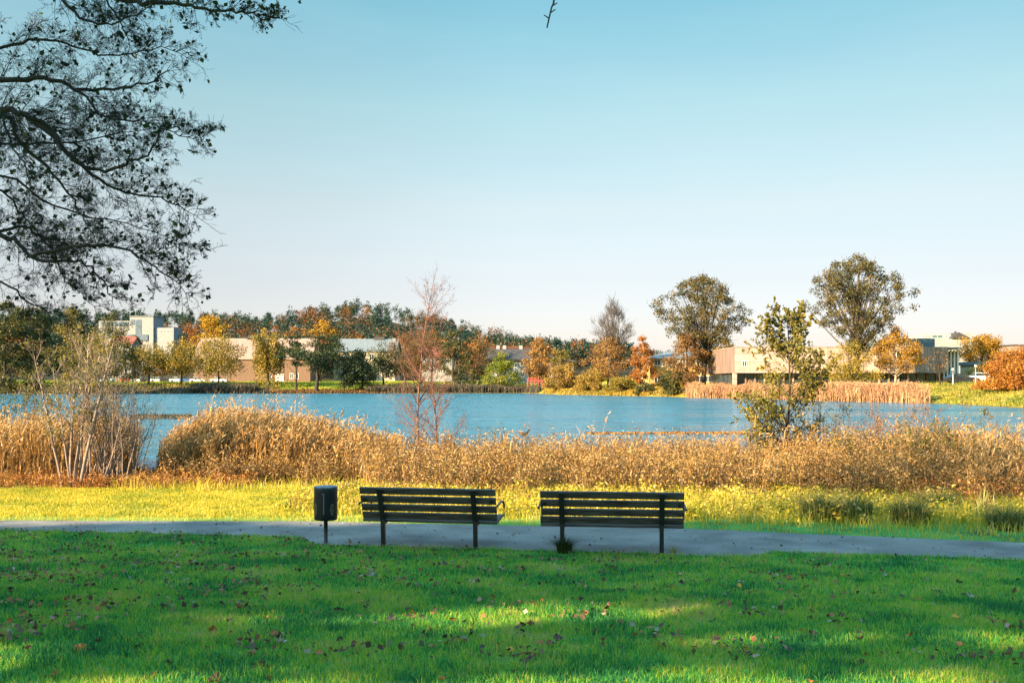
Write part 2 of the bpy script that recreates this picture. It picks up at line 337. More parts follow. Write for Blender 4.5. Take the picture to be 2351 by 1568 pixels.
mxc = n.nodes.new('ShaderNodeMix'); mxc.data_type = 'RGBA'; n.links.new(stepn(sp.outputs['Y'], 300, 340), mxc.inputs['Factor']); n.links.new(mxb.outputs['Result'], mxc.inputs['A']); n.links.new(r4.outputs[0], mxc.inputs['B'])
n.links.new(mxc.outputs['Result'], b.inputs['Base Color']); b.inputs['Roughness'].default_value = .95; b.inputs['Specular IOR Level'].default_value = .1
tag(g.build('ground', m), kind='structure')

# path with the paved bay under the benches
pm = MB(); px = np.concatenate([np.arange(-58, -4, 1.0), np.arange(-4, 4.2, .1), np.arange(4.5, 40, .5)])
edge = .05 * noise2(px, px * 0, .9, 5) + .03 * noise2(px, px * 0, .3, 6)
yn = np.interp(px, *PN) + edge; yf = np.interp(px, *PF) + .04 * noise2(px, px * 0, 1.1, 9)
K = 8; tt = np.linspace(0, 1, K)
PX = np.repeat(px[:, None], K, 1); PY = yn[:, None] * (1 - tt) + yf[:, None] * tt; PZ = H(PX, PY) + .012
a = (np.arange(len(px) - 1)[:, None] * K + np.arange(K - 1)[None]).ravel()
pm.add(np.stack([PX, PY, PZ], -1).reshape(-1, 3), np.stack([a, a + K, a + K + 1, a + 1], -1), smooth=True)
tag(pm.build('path', M['asphalt']), kind='structure')

# lake
m, n, b = new_mat('lake water')
b.inputs['Base Color'].default_value = (.02, .14, .21, 1); b.inputs['Roughness'].default_value = .12; b.inputs['IOR'].default_value = 1.33
t_ = n.nodes.new('ShaderNodeTexCoord')
def wn(sc, st, det=3):
    mp_ = n.nodes.new('ShaderNodeMapping'); mp_.inputs['Scale'].default_value = st; mp_.inputs['Rotation'].default_value = (0, 0, .12)
    z = n.nodes.new('ShaderNodeTexNoise'); z.inputs['Scale'].default_value = sc; z.inputs['Detail'].default_value = det; z.inputs['Roughness'].default_value = .6
    n.links.new(t_.outputs['Object'], mp_.inputs[0]); n.links.new(mp_.outputs[0], z.inputs['Vector']); return z.outputs[0]
def rng2(sock, a, b, c, d):
    q = n.nodes.new('ShaderNodeMapRange'); q.inputs['From Min'].default_value = a; q.inputs['From Max'].default_value = b; q.inputs['To Min'].default_value = c; q.inputs['To Max'].default_value = d
    n.links.new(sock, q.inputs[0]); return q.outputs[0]
wsep = n.nodes.new('ShaderNodeSeparateXYZ'); n.links.new(t_.outputs['Object'], wsep.inputs[0])
breeze = n.nodes.new('ShaderNodeMath'); breeze.operation = 'MULTIPLY'                       # calmer in patches and near the reeds
n.links.new(rng2(wn(.05, (.22, 2.0, 1)), .38, .6, .45, 1.0), breeze.inputs[0]); n.links.new(rng2(wsep.outputs['Y'], 30, 95, .5, 1.0), breeze.inputs[1])
prev = None
for sc, st, dist in ((.22, (.5, 1.8, 1), 2.6), (1.0, (.55, 1.5, 1), 1.0), (3.4, (.6, 1.3, 1), .3)):
    bp = n.nodes.new('ShaderNodeBump'); bp.inputs['Distance'].default_value = dist; n.links.new(breeze.outputs[0], bp.inputs['Strength']); n.links.new(wn(sc, st), bp.inputs['Height'])
    if prev: n.links.new(prev.outputs[0], bp.inputs['Normal'])
    prev = bp
n.links.new(prev.outputs[0], b.inputs['Normal']); n.links.new(rng2(breeze.outputs[0], .15, .9, .05, .24), b.inputs['Roughness'])
lk = MB(); lx = axis([(-420, 420, 20)]); ly = axis([(26, 300, 12)])
LX, LY = np.meshgrid(lx, ly); a = (np.arange(len(ly) - 1)[:, None] * len(lx) + np.arange(len(lx) - 1)[None]).ravel()
lk.add(np.stack([LX, LY, 0 * LX], -1).reshape(-1, 3), np.stack([a, a + 1, a + len(lx) + 1, a + len(lx)], -1))
tag(lk.build('lake_water', m), kind='structure')

# ------------------------------------------------------------------ trees across the lake
PROF = {
    'round': lambda t: np.sqrt(np.clip(1 - (2 * t - 1) ** 2, 0, 1)),
    'ovate': lambda t: np.sin(np.pi * np.clip(t, 0, 1) ** .65) ** .8,
    'obovate': lambda t: np.sin(np.pi * np.clip(t, 0, 1) ** 1.5) ** .75,
    'column': lambda t: np.clip(np.minimum(1, np.minimum(t * 5 + .3, (1 - t) * 3.2)), 0, 1),
    'dome': lambda t: np.sqrt(np.clip(1 - t ** 2.2, 0, 1)),
    'cone': lambda t: np.clip((1 - t) ** .8 * np.minimum(1, t * 6 + .2), 0, 1),
    'flat': lambda t: np.clip(np.minimum(t * 2.5 + .2, 1) * np.sqrt(np.clip(1 - t ** 4, 0, 1)), 0, 1),
}
def crown_points(r, n, prof, zc0, zc1, R, bias=.45, lobes=.28):
    f = PROF[prof]; ph = r.uniform(0, 6.28, 4); out = []
    while len(out) < n:
        t = r.uniform(0, 1); 
        if r.uniform() > f(t) + .06: continue
        a = r.uniform(0, 6.28)
        lob = 1 + lobes * (math.sin(3 * a + ph[0] + 5 * t) * .5 + math.sin(2 * a + ph[1] - 7 * t) * .5) + lobes * .6 * math.sin(11 * t + ph[2])
        q = R * f(t) * min(lob, 1.12) * r.uniform() ** bias
        out.append((q * math.cos(a), q * math.sin(a), zc0 + (zc1 - zc0) * t))
    return np.array(out)

def far_tree(name, label, u, vt, Y, w, prof='round', leaf='olive', bark='bark', ncl=60, nl=40, ls=.45, crown=.2, tr=.25, limbs=16,
             clump=.13, cz=.8, twigs=0, droop=0, cat='tree', group=None, seed=0, trunk_top=.85, stems=1, lean=0, lobes=.28, tint=None, vb=None, bias=.45, twig_mat=None):
    r = rng_(seed * 7 + int(u) + int(vt) * 3); x = (u - U0) * Y / F; z0 = h(x, Y) - .05; w *= 1.16; nl = int(nl * 1.7) if nl > 10 else nl
    Ht = EYE + (V0 - vt) * Y / F - z0; R = w * Y / F / 2
    root = thing(name, label, cat, (x, Y, z0), group=group)
    cp = crown_points(r, ncl, prof, crown * Ht, Ht * .97, R, bias, lobes); cp[:, 0] += lean * cp[:, 2] / Ht
    rc = clump * R * 2
    # trunk and limbs
    tk = MB(); kk = 9; zt = np.linspace(0, trunk_top * Ht, kk)
    for sidx in range(stems):
        off = r.normal(size=2) * .12 * R if stems > 1 else np.zeros(2)
        wob = np.cumsum(r.normal(size=(kk, 2)) * .018 * Ht / 2, 0); wob -= wob[0]
        path = np.stack([off[0] * (1 + zt / Ht * 2) * (stems > 1) + wob[:, 0] + lean * zt / Ht, off[1] + wob[:, 1], zt], 1)
        rad = tr * (1 - zt / Ht) ** .8 / math.sqrt(stems) + .015; rad[0] *= 1.35
        tk.tube(path, rad, 7)
        idx = r.permutation(len(cp))[: max(1, limbs // stems)]
        for k in idx:
            c = cp[k]; zj = min(max(c[2] * r.uniform(.35, .75), crown * Ht * .6), trunk_top * Ht * .96)
            p0 = np.array([np.interp(zj, zt, path[:, 0]), np.interp(zj, zt, path[:, 1]), zj]); mid = (p0 + c) / 2 + np.array([0, 0, -.08 * np.linalg.norm(c - p0)]) * (1 if prof != 'flat' else -.3)
            s_ = np.linspace(0, 1, 6)[:, None]; cur = (1 - s_) ** 2 * p0 + 2 * s_ * (1 - s_) * mid + s_ ** 2 * c
            r0 = np.interp(zj, zt, rad) * .32
            tk.tube(cur, np.linspace(r0, .0016 * Ht, 6), 4, cap=False)
    if twigs:
        nt_ = twigs * len(cp); p = np.repeat(cp, twigs, 0); ax = np.stack([0 * p[:, 0], 0 * p[:, 1], p[:, 2] * .55], 1)
        d = p - ax; d /= np.linalg.norm(d, axis=1)[:, None] + 1e-6
        d = d + r.normal(size=d.shape) * .55 + np.array([0, 0, .35]); d /= np.linalg.norm(d, axis=1)[:, None]
        st = p + r.normal(size=p.shape) * rc * .4; L = r.uniform(.6, 1.5, (nt_, 1)) * rc
        tk.sticks(st, st + d * L, .0016 * Ht, .0007 * Ht, 3)
    tk.build('trunk', M[bark], root)
    # crown
    if nl:
        c = np.repeat(cp, nl, 0); ct = np.repeat(r.uniform(0, 1, len(cp)), nl)
        q = r.normal(size=c.shape); q *= (r.uniform(0, 1, len(c)) ** .5 / (np.linalg.norm(q, axis=1) + 1e-6))[:, None]
        p = c + q * np.array([rc, rc, rc * cz])
        if droop:
            p[:, 2] -= r.exponential(droop * Ht, len(p)) * np.clip(c[:, 2] / Ht, 0, 1); p[:, 2] = np.maximum(p[:, 2], .06 * Ht + r.uniform(0, .06 * Ht, len(p)))
        keep = p[:, 2] > (.1 if prof == 'dome' else .25); p = p[keep]; tn = (.55 * ct + .45 * r.uniform(0, 1, len(c)))[keep]
        if tint: tn = tint[0] + (tint[1] - tint[0]) * tn
        cr = MB().leaves(p, ls * r.uniform(.6, 1.25, len(p)), r, tn, up=(0, 0, -1.5) if droop else None)
        cr.build('crown', M[leaf], root)
    return root

T = far_tree
# left shore
T('broad_tree', 'tall dark green tree at the far left edge behind the hanging branches', 10, 690, 215, 110, 'round', 'dark_olive', ncl=90, nl=45, ls=.6, crown=.1, seed=1)
T('broad_tree', 'dark olive tree second from the left edge across the lake', 82, 705, 222, 90, 'round', 'dark_olive', ncl=80, nl=45, ls=.55, crown=.1, seed=2)
T('broad_tree', 'olive tree with thin yellowing top left of the white building', 160, 700, 240, 95, 'ovate', 'olive', ncl=80, nl=36, ls=.5, crown=.12, seed=3)
T('broad_tree', 'dark olive tree in front of the left half of the white building', 262, 714, 300, 104, 'ovate', 'dark_olive', ncl=90, nl=40, ls=.5, crown=.1, seed=48)
T('broad_tree', 'yellowing olive tree below the white building behind the thin near stems', 224, 765, 255, 85, 'round', 'olive_gold', ncl=60, nl=36, crown=.16, seed=4)
T('broad_tree', 'narrow dark green tree just right of the red roofed house', 288, 783, 258, 84, 'ovate', 'dark_olive', ncl=46, nl=36, crown=.14, seed=5)
T('weeping_tree', 'olive gold drooping tree left of the long barn, farthest left of three', 341, 784, 262, 88, 'round', 'olive_gold', ncl=60, nl=40, crown=.3, droop=.12, seed=6)
T('small_tree', 'low orange tree between two drooping olive trees by the parked cars', 372, 814, 285, 34, 'round', 'orange', ncl=30, nl=30, crown=.2, seed=7)
T('weeping_tree', 'olive gold drooping tree by the barn, middle one of three', 416, 774, 264, 88, 'ovate', 'olive_gold', ncl=75, nl=40, crown=.28, droop=.12, seed=8)
T('weeping_tree', 'broad olive gold drooping tree overlapping the left end of the barn roof', 500, 766, 262, 112, 'round', 'olive_gold', ncl=105, nl=42, crown=.25, droop=.13, seed=9)
T('yellow_tree', 'bright yellow orange tree standing above the left end of the barn roof', 482, 722, 400, 72, 'round', 'yellow', ncl=60, nl=36, ls=.8, crown=.3, seed=10)
T('yellow_tree', 'orange yellow treetop on the hill above the dark pines', 744, 734, 420, 54, 'round', 'amber', ncl=44, nl=36, ls=.8, crown=.4, seed=11, tint=(.5, 1))
T('weeping_willow', 'tall weeping willow in front of the middle of the barn', 616, 741, 258, 66, 'column', 'olive_gold', ncl=80, nl=60, ls=.5, crown=.35, droop=.2, tr=.4, seed=12)
T('broad_tree', 'brown orange tree right behind the weeping willow', 676, 744, 335, 60, 'round', 'brown', ncl=50, nl=36, ls=.6, crown=.3, seed=13)
T('dark_pine', 'slender dark tree with layered branches right of the weeping willow', 680, 756, 252, 74, 'ovate', 'dark_green', 'bark_dark', ncl=34, nl=75, ls=.42, crown=.34, clump=.17, cz=.35, tr=.3, seed=14, lobes=.4, bias=.6)
T('dark_pine', 'broad dark layered tree with a leaning trunk on the far bank', 726, 754, 249, 112, 'flat', 'dark_green', 'bark_dark', ncl=52, nl=80, ls=.45, crown=.3, clump=.15, cz=.35, tr=.5, lean=1.6, seed=15, lobes=.4, bias=.6)
T('small_dark_tree', 'low dark tree on the sunny grass, first right of the leaning dark tree', 790, 806, 250, 86, 'round', 'dark_green', 'bark_dark', ncl=66, nl=50, ls=.4, crown=.16, tr=.22, seed=16)
T('small_dark_tree', 'low dark tree below the pale grey roof, second right of the leaning tree', 832, 803, 252, 84, 'round', 'dark_green', 'bark_dark', ncl=66, nl=50, ls=.4, crown=.16, tr=.22, seed=17)
T('small_dark_tree', 'dark tree with a paler top at the right end of the pale grey roof', 882, 786, 254, 96, 'ovate', 'dark_olive', 'bark_dark', ncl=60, nl=50, ls=.42, crown=.24, tr=.24, seed=18)
T('broad_tree', 'brown gold tree behind the bare young birches, left one', 930, 768, 275, 92, 'ovate', 'brown', ncl=60, nl=40, ls=.45, crown=.2, seed=19, tint=(0, .55))
T('broad_tree', 'dull olive tree behind the bare young birches, right one', 992, 764, 276, 96, 'round', 'dark_olive', ncl=60, nl=36, ls=.45, crown=.3, seed=20, tint=(0, .9))
T('broad_tree', 'tall narrow dark olive tree right of the bare young birches', 1046, 752, 262, 64, 'column', 'dark_olive', ncl=60, nl=45, ls=.45, crown=.18, seed=21)
T('spruce', 'small dark spruce at the foot of the narrow olive tree', 1056, 832, 255, 32, 'cone', 'dark_green', ncl=36, nl=40, ls=.35, crown=.04, seed=22)
T('shrub', 'round dark shrub right of the small spruce', 1085, 848, 254, 40, 'dome', 'dark_olive', ncl=26, nl=40, ls=.35, crown=.02, cat='shrub', seed=23)
T('broad_tree', 'thin brownish tree left of the house with the dark roof', 1100, 766, 270, 84, 'ovate', 'brown', ncl=56, nl=34, ls=.42, crown=.2, seed=24)
T('small_tree', 'fresh yellow green tree in front of the house with the dark roof', 1150, 806, 252, 78, 'ovate', 'yellow_green', ncl=70, nl=50, ls=.4, crown=.08, seed=25)
T('broad_tree', 'tall gold brown tree in front of the dark roof, right of the white wall', 1236, 766, 248, 60, 'ovate', 'brown', ncl=70, nl=44, ls=.42, crown=.12, seed=26, tint=(.35, 1))
T('broad_tree', 'olive tree with sparse foliage between the dark roofs', 1288, 800, 262, 52, 'round', 'olive', ncl=40, nl=34, ls=.42, crown=.2, seed=27)
T('round_willow', 'round golden brown willow bush on the point, left of two', 1295, 840, 226, 80, 'dome', 'willow_brown', 'bark', ncl=80, nl=60, ls=.36, crown=.02, limbs=24, tr=.14, cat='shrub', seed=28, group='round willow bushes on the point', lobes=.1)
T('round_willow', 'round tan willow bush on the point, right of two', 1360, 850, 214, 70, 'dome', 'willow_brown', 'bark', ncl=70, nl=56, ls=.34, crown=.02, limbs=24, tr=.12, cat='shrub', seed=29, group='round willow bushes on the point', lobes=.1, tint=(.4, 1))
T('small_tree', 'narrow bright yellow tree behind the round willow bushes', 1379, 817, 226, 30, 'column', 'yellow', ncl=34, nl=40, ls=.34, crown=.15, seed=30)
T('bare_tree', 'tall tree with bare twiggy top rising above the wood', 1404, 686, 222, 74, 'ovate', 'brown', 'bark', ncl=110, nl=4, ls=.28, crown=.42, tr=.32, limbs=60, twigs=16, clump=.14, seed=31, trunk_top=.95)
T('broad_tree', 'brown leafed low tree in front of the tall bare tree', 1396, 776, 218, 92, 'round', 'brown', ncl=70, nl=32, ls=.36, crown=.16, limbs=24, seed=32)
T('red_birch', 'red orange birch left of the yellow house', 1474, 768, 204, 58, 'ovate', 'red_orange', 'bark_pale', ncl=80, nl=46, ls=.32, crown=.12, tr=.14, seed=33)
T('shrub', 'low flowery yellow and olive shrub in front of the bare tree', 1428, 864, 205, 66, 'dome', 'olive_gold', ncl=50, nl=50, ls=.3, crown=.02, cat='shrub', seed=34)
T('shrub', 'low dark green shrub left of the far reeds', 1480, 880, 195, 44, 'dome', 'dark_olive', ncl=26, nl=40, ls=.28, crown=.02, cat='shrub', seed=35)
T('shrub', 'dense olive bush at the water in front of the yellow house', 1550, 848, 184, 66, 'dome', 'dark_olive', ncl=56, nl=60, ls=.32, crown=.02, cat='shrub', seed=36)
T('poplar_tree', 'large rounded poplar left of the concrete building, shorter of the two', 1613, 630, 186, 190, 'obovate', 'poplar', 'bark', ncl=250, nl=40, ls=.36, crown=.2, tr=.5, limbs=80, clump=.062, twigs=1, seed=37, lobes=.3, bias=.5)
T('broad_tree', 'brown leaved tree standing in front of the left poplar', 1576, 752, 182, 82, 'ovate', 'brown', ncl=90, nl=44, ls=.32, crown=.1, seed=38, tint=(0, .7))
T('small_tree', 'yellowing young tree at the right foot of the left poplar', 1668, 770, 184, 66, 'ovate', 'olive_gold', ncl=60, nl=36, ls=.32, crown=.2, seed=39)
T('poplar_tree', 'tallest tree, wide round poplar in front of the concrete building', 1970, 577, 152, 204, 'obovate', 'poplar', 'bark', ncl=265, nl=40, ls=.31, crown=.22, tr=.55, limbs=80, clump=.06, twigs=1, seed=40, lobes=.3, bias=.5)
T('small_tree', 'olive gold low tree under the tallest poplar', 1950, 780, 148, 110, 'ovate', 'olive_gold', ncl=70, nl=40, ls=.28, crown=.1, seed=41)
T('amber_tree', 'amber orange tree with pale trunk in front of the stained concrete block', 2056, 748, 150, 96, 'ovate', 'amber', 'bark_pale', ncl=100, nl=44, ls=.27, crown=.26, tr=.14, seed=42)
T('bare_tree', 'small dark bare tree in front of the concrete block', 2158, 806, 146, 52, 'round', 'brown', 'bark_dark', ncl=40, nl=4, ls=.2, crown=.4, tr=.12, limbs=26, twigs=14, seed=43)
T('oak_tree', 'spreading yellow oak below the white apartment block', 2254, 770, 175, 96, 'round', 'amber', 'bark_dark', ncl=90, nl=46, ls=.33, crown=.35, tr=.3, seed=44, tint=(.25, .9))
T('shrub', 'dark green shrub under the yellow oak', 2262, 834, 150, 66, 'dome', 'dark_green', ncl=44, nl=44, ls=.26, crown=.02, cat='shrub', seed=45)
T('orange_bush', 'large orange bush at the right edge on the far bank', 2338, 806, 118, 140, 'dome', 'orange', 'bark', ncl=150, nl=70, ls=.24, crown=.01, limbs=40, tr=.16, cat='shrub', seed=46, lobes=.12)
T('broad_tree', 'olive tree behind the near alder, left of the tallest poplar', 1780, 790, 172, 90, 'round', 'olive', ncl=60, nl=36, ls=.3, crown=.15, seed=47)

# the wooded hill: reads as one mass
def wood(name, label, n, urange, yrange, seed, conifer):
    r = rng_(seed); cr = MB(); tk = MB()
    for k in range(n):
        Yd = r.uniform(*yrange) ; u = r.uniform(*urange); x = (u - U0) * Yd / F
        if 190 < u < 410 and Yd < 445: continue
        if u > 1450 and r.uniform() > .55: continue
        z0 = h(x, Yd); hh = r.uniform(8, 14.5) * (.75 if u > 1450 else 1); con = r.uniform() < conifer * (1.35 if noise2(x, Yd, 260, 8) > 0 else .72)
        R = hh * (r.uniform(.16, .24) if con else r.uniform(.3, .42)); nc = 16 if con else 22
        p = crown_points(r, nc, 'column' if con else 'round', hh * .25, hh, R, .5, .3); q = np.repeat(p, 15, 0)
        q = q + r.normal(size=q.shape) * np.array([R * .28, R * .28, R * .22])
        base = r.uniform(.02, .34) if con else (r.uniform(.68, .98) if r.uniform() < .4 else r.uniform(.42, .72))
        cr.leaves(q + np.array([x, Yd, z0]), hh * r.uniform(.04, .08, len(q)), r, np.clip(base + r.normal(size=len(q)) * .06, 0, 1), .8)
    return tag(cr.build(name, M['wood_mix']), label, 'wood', kind='stuff')
wood('hillside_wood', 'mixed pine and rust coloured wood covering the hill across the lake', 1300, (-80, 1560), (400, 760), 71, .9)
wood('lakeside_wood', 'autumn wood along the far left end of the lake', 420, (-1100, 60), (235, 420), 73, .35)
wood('lakeside_wood', 'autumn wood far off beyond the right end of the lake', 260, (2420, 3400), (170, 420), 74, .35)
wood('hillside_wood', 'sparse autumn wood at the foot of the hill behind the barns', 240, (330, 1720), (335, 400), 72, .4)

# ------------------------------------------------------------------ buildings across the lake
def windows(root, spots, y, w, hgt, frame=.12, glass='glass', name='window'):
    "each window is a part (frame) with its pane; front face at local y"
    for (x, z) in spots:
        fr = MB(); fr.span((x - w/2 - frame, y - .08, z - hgt/2 - frame), (x + w/2 + frame, y + .02, z - hgt/2)); fr.span((x - w/2 - frame, y - .08, z + hgt/2), (x + w/2 + frame, y + .02, z + hgt/2 + frame))
        fr.span((x - w/2 - frame, y - .08, z - hgt/2), (x - w/2, y + .02, z + hgt/2)); fr.span((x + w/2, y - .08, z - hgt/2), (x + w/2 + frame, y + .02, z + hgt/2))
        fr.span((x - .04, y - .07, z - hgt/2), (x + .04, y + .01, z + hgt/2))
        f = fr.build(name, M['trim'], root)
        MB().span((x - w/2, y - .05, z - hgt/2), (x + w/2, y + .03, z + hgt/2)).build('pane', M[glass], f)
def zat(v, Y): return EYE + (V0 - v) * Y / F
def xat(u, Y): return (u - U0) * Y / F
def gable_roof(x0, x1, y0, y1, ze, zr, t=.3, over=.5):
    ym = (y0 + y1) / 2; k = (zr - ze) / (ym - y0); a = y0 - over; c = y1 + over; zo = ze - k * over
    return MB().prism([(a, zo), (ym, zr), (c, zo), (c, zo + t), (ym, zr + t), (a, zo + t)], 'x', x0 - over, x1 + over)

# long barn with the pale copper roof
Yb = 300; bx = xat(578, Yb); zg = h(bx, Yb) - .3
R_ = thing('barn', 'long building with pale pinkish roof and brown board walls', 'building', (bx, Yb, zg))
ze, zr, hw = zat(823, Yb) - zg, zat(779, Yb + 9) - zg, 17.6
w = MB().span((-hw, 0, 0), (hw, 18, ze)); w.prism([(0, ze), (18, ze), (9, zr - .05)], 'x', -hw, hw); w.build('wall', M['timber'], R_)
rf = gable_roof(-hw, hw, 0, 18, ze + .02, zr).build('roof', M['pink_roof'], R_)
MB().prism([(-3.8, zr + .1), (-1.2, zr + .1), (-2.8, zr + 1.5)], 'y', 8, 10).build('roof_vent', M['dark_roof'], rf)
windows(R_, [(12.0, 1.9), (13.6, 1.9), (5.4, 1.9)], 0, .9, 1.5)
d_ = MB().span((7.2, -.06, 0), (9.6, .03, 2.6)).build('door', M['trim'], R_)
MB().span((9.3, -.14, 1.1), (9.42, -.06, 1.35)).build('handle', M['iron'], d_)

Yb = 318; bx = xat(836, Yb); zg = h(bx, Yb) - .3
R_ = thing('hall', 'low hall with a pale blue grey sheet roof behind the dark trees', 'building', (bx, Yb, zg))
ze, zr, hw = zat(807, Yb) - zg, zat(780, Yb + 8) - zg, 9.8
w = MB().span((-hw, 0, 0), (hw, 16, ze)); w.prism([(0, ze), (16, ze), (8, zr - .05)], 'x', -hw, hw); w.build('wall', M['pale_plaster'], R_)
rf = gable_roof(-hw, hw, 0, 16, ze + .02, zr).build('roof', M['grey_roof'], R_)
MB().span((2.2, 7.0, zr - .2), (5.6, 9, zr + .9)).build('skylight', M['dark_roof'], rf)
MB().span((8.3, 6.5, zr - .6), (9.3, 7.6, zr + .4)).build('chimney', M['white'], rf)
windows(R_, [(-8 + 2.6 * k, ze - 1.6) for k in range(7)], 0, 1.2, 1.4)

# modern white building on the hill
Yb = 425; bx = xat(300, Yb); zg = h(bx, Yb) - 1
R_ = thing('white_building', 'modern white building with blue glass panels at the foot of the hill', 'building', (bx, Yb, zg))
def vz(v): return zat(v, Yb) - zg
def ux(u): return xat(u, Yb) - bx
w = MB().span((ux(298), 0, 0), (ux(352), 12, vz(727))); w.span((ux(352), 1, 0), (ux(397), 11, vz(752))); w.span((ux(222), 2, 0), (ux(298), 14, vz(736))); w.build('wall', M['white'], R_)
for nm, (u0, u1, v0, v1, yy) in [('glass_panel', (311, 325, 734, 778, 0)), ('glass_panel', (300, 309, 733, 746, 0)), ('glass_panel', (228, 292, 738, 748, 2)), ('glass_panel', (286, 340, 768, 782, -.2)), ('glass_panel', (236, 250, 752, 776, 2))]:
    MB().span((ux(u0), yy - .1, vz(v1)), (ux(u1), yy + .1, vz(v0))).build(nm, M['blue_glass'], R_)
windows(R_, [(ux(u), vz(761)) for u in (360, 368, 376, 384, 391)], 1, .7, 1.0)
MB().span((ux(297), -.3, vz(727) + .03), (ux(353), 12.3, vz(727) + .4)).build('roof', M['grey_roof'], R_)

Yb = 330; bx = xat(278, Yb); zg = h(bx, Yb) - .3
R_ = thing('red_roofed_house', 'small house with a red tiled roof below the white building', 'house', (bx, Yb, zg))
ze, zr = zat(788, Yb) - zg, zat(774, Yb + 4) - zg
w = MB().span((-3.6, 0, 0), (3.6, 8, ze)); w.prism([(0, ze), (8, ze), (4, zr - .05)], 'x', -3.6, 3.6); w.build('wall', M['white'], R_)
gable_roof(-3.6, 3.6, 0, 8, ze + .02, zr).build('roof', M['red_roof'], R_); windows(R_, [(-1.8, ze - 1.4), (1.8, ze - 1.4)], 0, .9, 1.2)

# white house behind the birches
Yb = 300; bx = xat(1003, Yb); zg = h(bx, Yb) - .3
R_ = thing('white_house', 'white house with dull red roof behind the bare birches', 'house', (bx, Yb, zg))
ze, zr, hw = zat(818, Yb) - zg, zat(798, Yb + 5) - zg, 4.6
w = MB().span((-hw, 0, 0), (hw, 10, ze)); w.prism([(0, ze), (10, ze), (5, zr - .05)], 'x', -hw, hw); w.build('wall', M['white'], R_)
gable_roof(-hw, hw, 0, 10, ze + .02, zr).build('roof', M['red_roof'], R_); windows(R_, [(x_, z_) for x_ in (-3.2, -1.1, 1.1, 3.2) for z_ in (ze - 1.5, ze - 4.3)], 0, .9, 1.3)

# house with the dark roof
Yb = 275; bx = xat(1170, Yb); zg = h(bx, Yb) - .3
R_ = thing('dark_roofed_house', 'white walled house with a wide dark roof and chimneys', 'house', (bx, Yb, zg))
ze, zr = zat(825, Yb) - zg, zat(803, Yb + 5) - zg; hw = xat(1214, Yb) - bx
w = MB().span((-hw, 0, 0), (hw, 10, ze)); w.prism([(0, ze), (10, ze), (5, zr - .05)], 'x', -hw, hw); w.build('wall', M['white'], R_); MB().span((hw + .05, 2, 0), (xat(1318, Yb) - bx, 9, zat(832, Yb) - zg)).build('wing_wall', M['timber'], R_)
rf = gable_roof(-hw, hw, 0, 10, ze + .02, zr, .5, .8).build('roof', M['dark_roof'], R_)
for uu in (1143, 1158, 1196): MB().span((xat(uu, Yb) - bx - .5, 4.4, zr - .4), (xat(uu, Yb) - bx + .5, 5.4, zr + 1.2)).build('chimney', M['white'], rf)
MB().span((-hw - .4, 4.6, zr + .52), (hw + .4, 5.4, zr + .7)).build('ridge_cap', M['red_roof'], rf)
x0, x1 = xat(1216, Yb) - bx, xat(1324, Yb) - bx; za, zb = zat(806, Yb) - zg, zat(828, Yb) - zg
MB().prism([(x0, za), (x1, zb), (x1, zb - .6), (x0, za - .6)], 'y', 1, 10).build('lean_to_roof', M['dark_roof'], R_)
windows(R_, [(x_, z_) for x_ in (1.8, 3.6, -3.2) for z_ in (ze - 1.5, ze - 4.4)], 0, .8, 1.3)
windows(R_, [(x_, 3.0) for x_ in (8, 11, 14)], 2, 1.2, 1.4)

# yellow house
Yb = 207; bx = xat(1592, Yb); zg = h(bx, Yb) - .3
R_ = thing('yellow_house', 'two storey yellow plastered house with rows of white framed windows', 'house', (bx, Yb, zg))
ze, zr, hw = zat(823, Yb) - zg, zat(806, Yb + 5) - zg, xat(1690, Yb) - bx; zm = zat(842, Yb) - zg
MB().span((-hw, 0, 0), (hw, 11, zm)).build('lower_wall', M['plaster'], R_); MB().span((-hw, .02, zm + .002), (hw, 10.98, ze)).build('upper_wall', M['pale_plaster'], R_)
rf = MB(); o_ = .7; v_ = [(-hw - o_, -o_, ze), (hw + o_, -o_, ze), (hw + o_, 11 + o_, ze), (-hw - o_, 11 + o_, ze), (-hw + 4.5, 5.5, zr), (hw - 4.5, 5.5, zr)]
rf.add(v_, [[3, 2, 1, 0], [0, 1, 5, 4], [2, 3, 4, 5]]); rf.add(v_, [[1, 2, 5], [3, 0, 4]]); rf = rf.build('roof', M['grey_roof'], R_)
MB().span((-2, 5, zr - .3), (-1, 6, zr + 1.0)).build('chimney', M['brick'], rf)
windows(R_, [(-hw + 1.4 + 1.75 * k, zat(832, Yb) - zg) for k in range(10)], .02, 1.15, 1.05, .09)
windows(R_, [(-hw + 1.4 + 1.75 * k, zat(870, Yb) - zg) for k in range(10)], 0, 1.15, 1.15, .09)

# concrete cultural centre
Yb = 166; bx = xat(1686, Yb); zg = h(xat(1900, Yb), Yb) - .5
R_ = thing('concrete_building', 'long low concrete building with an overhanging upper storey', 'building', (bx, Yb, zg))
def vz(v): return zat(v, Yb) - zg
def ux(u): return xat(u, Yb) - bx
MB().span((0, 0, vz(856)), (ux(2094), 26, vz(798))).build('upper_storey', M['concrete'], R_)
MB().span((ux(2094) + .01, -1.2, vz(856)), (ux(2168), 22, vz(797))).build('stained_block', M['concrete_stain'], R_)
MB().span((-.06, -.06, vz(798) + .003), (ux(2094), 26, vz(796.2))).build('coping', M['concrete_stain'], R_)
MB().span((ux(2080), 3, vz(796.15)), (ux(2168) - .3, 20, vz(775))).build('roof_storey', M['teal'], R_)
MB().span((ux(2075), 1, vz(796.15)), (ux(2120), 2.8, vz(790))).build('parapet', M['concrete'], R_)
gl = MB().span((.6, 1.8, 0), (ux(2160), 24, vz(856) - .02)).build('glazed_ground_floor', M['glass'], R_)
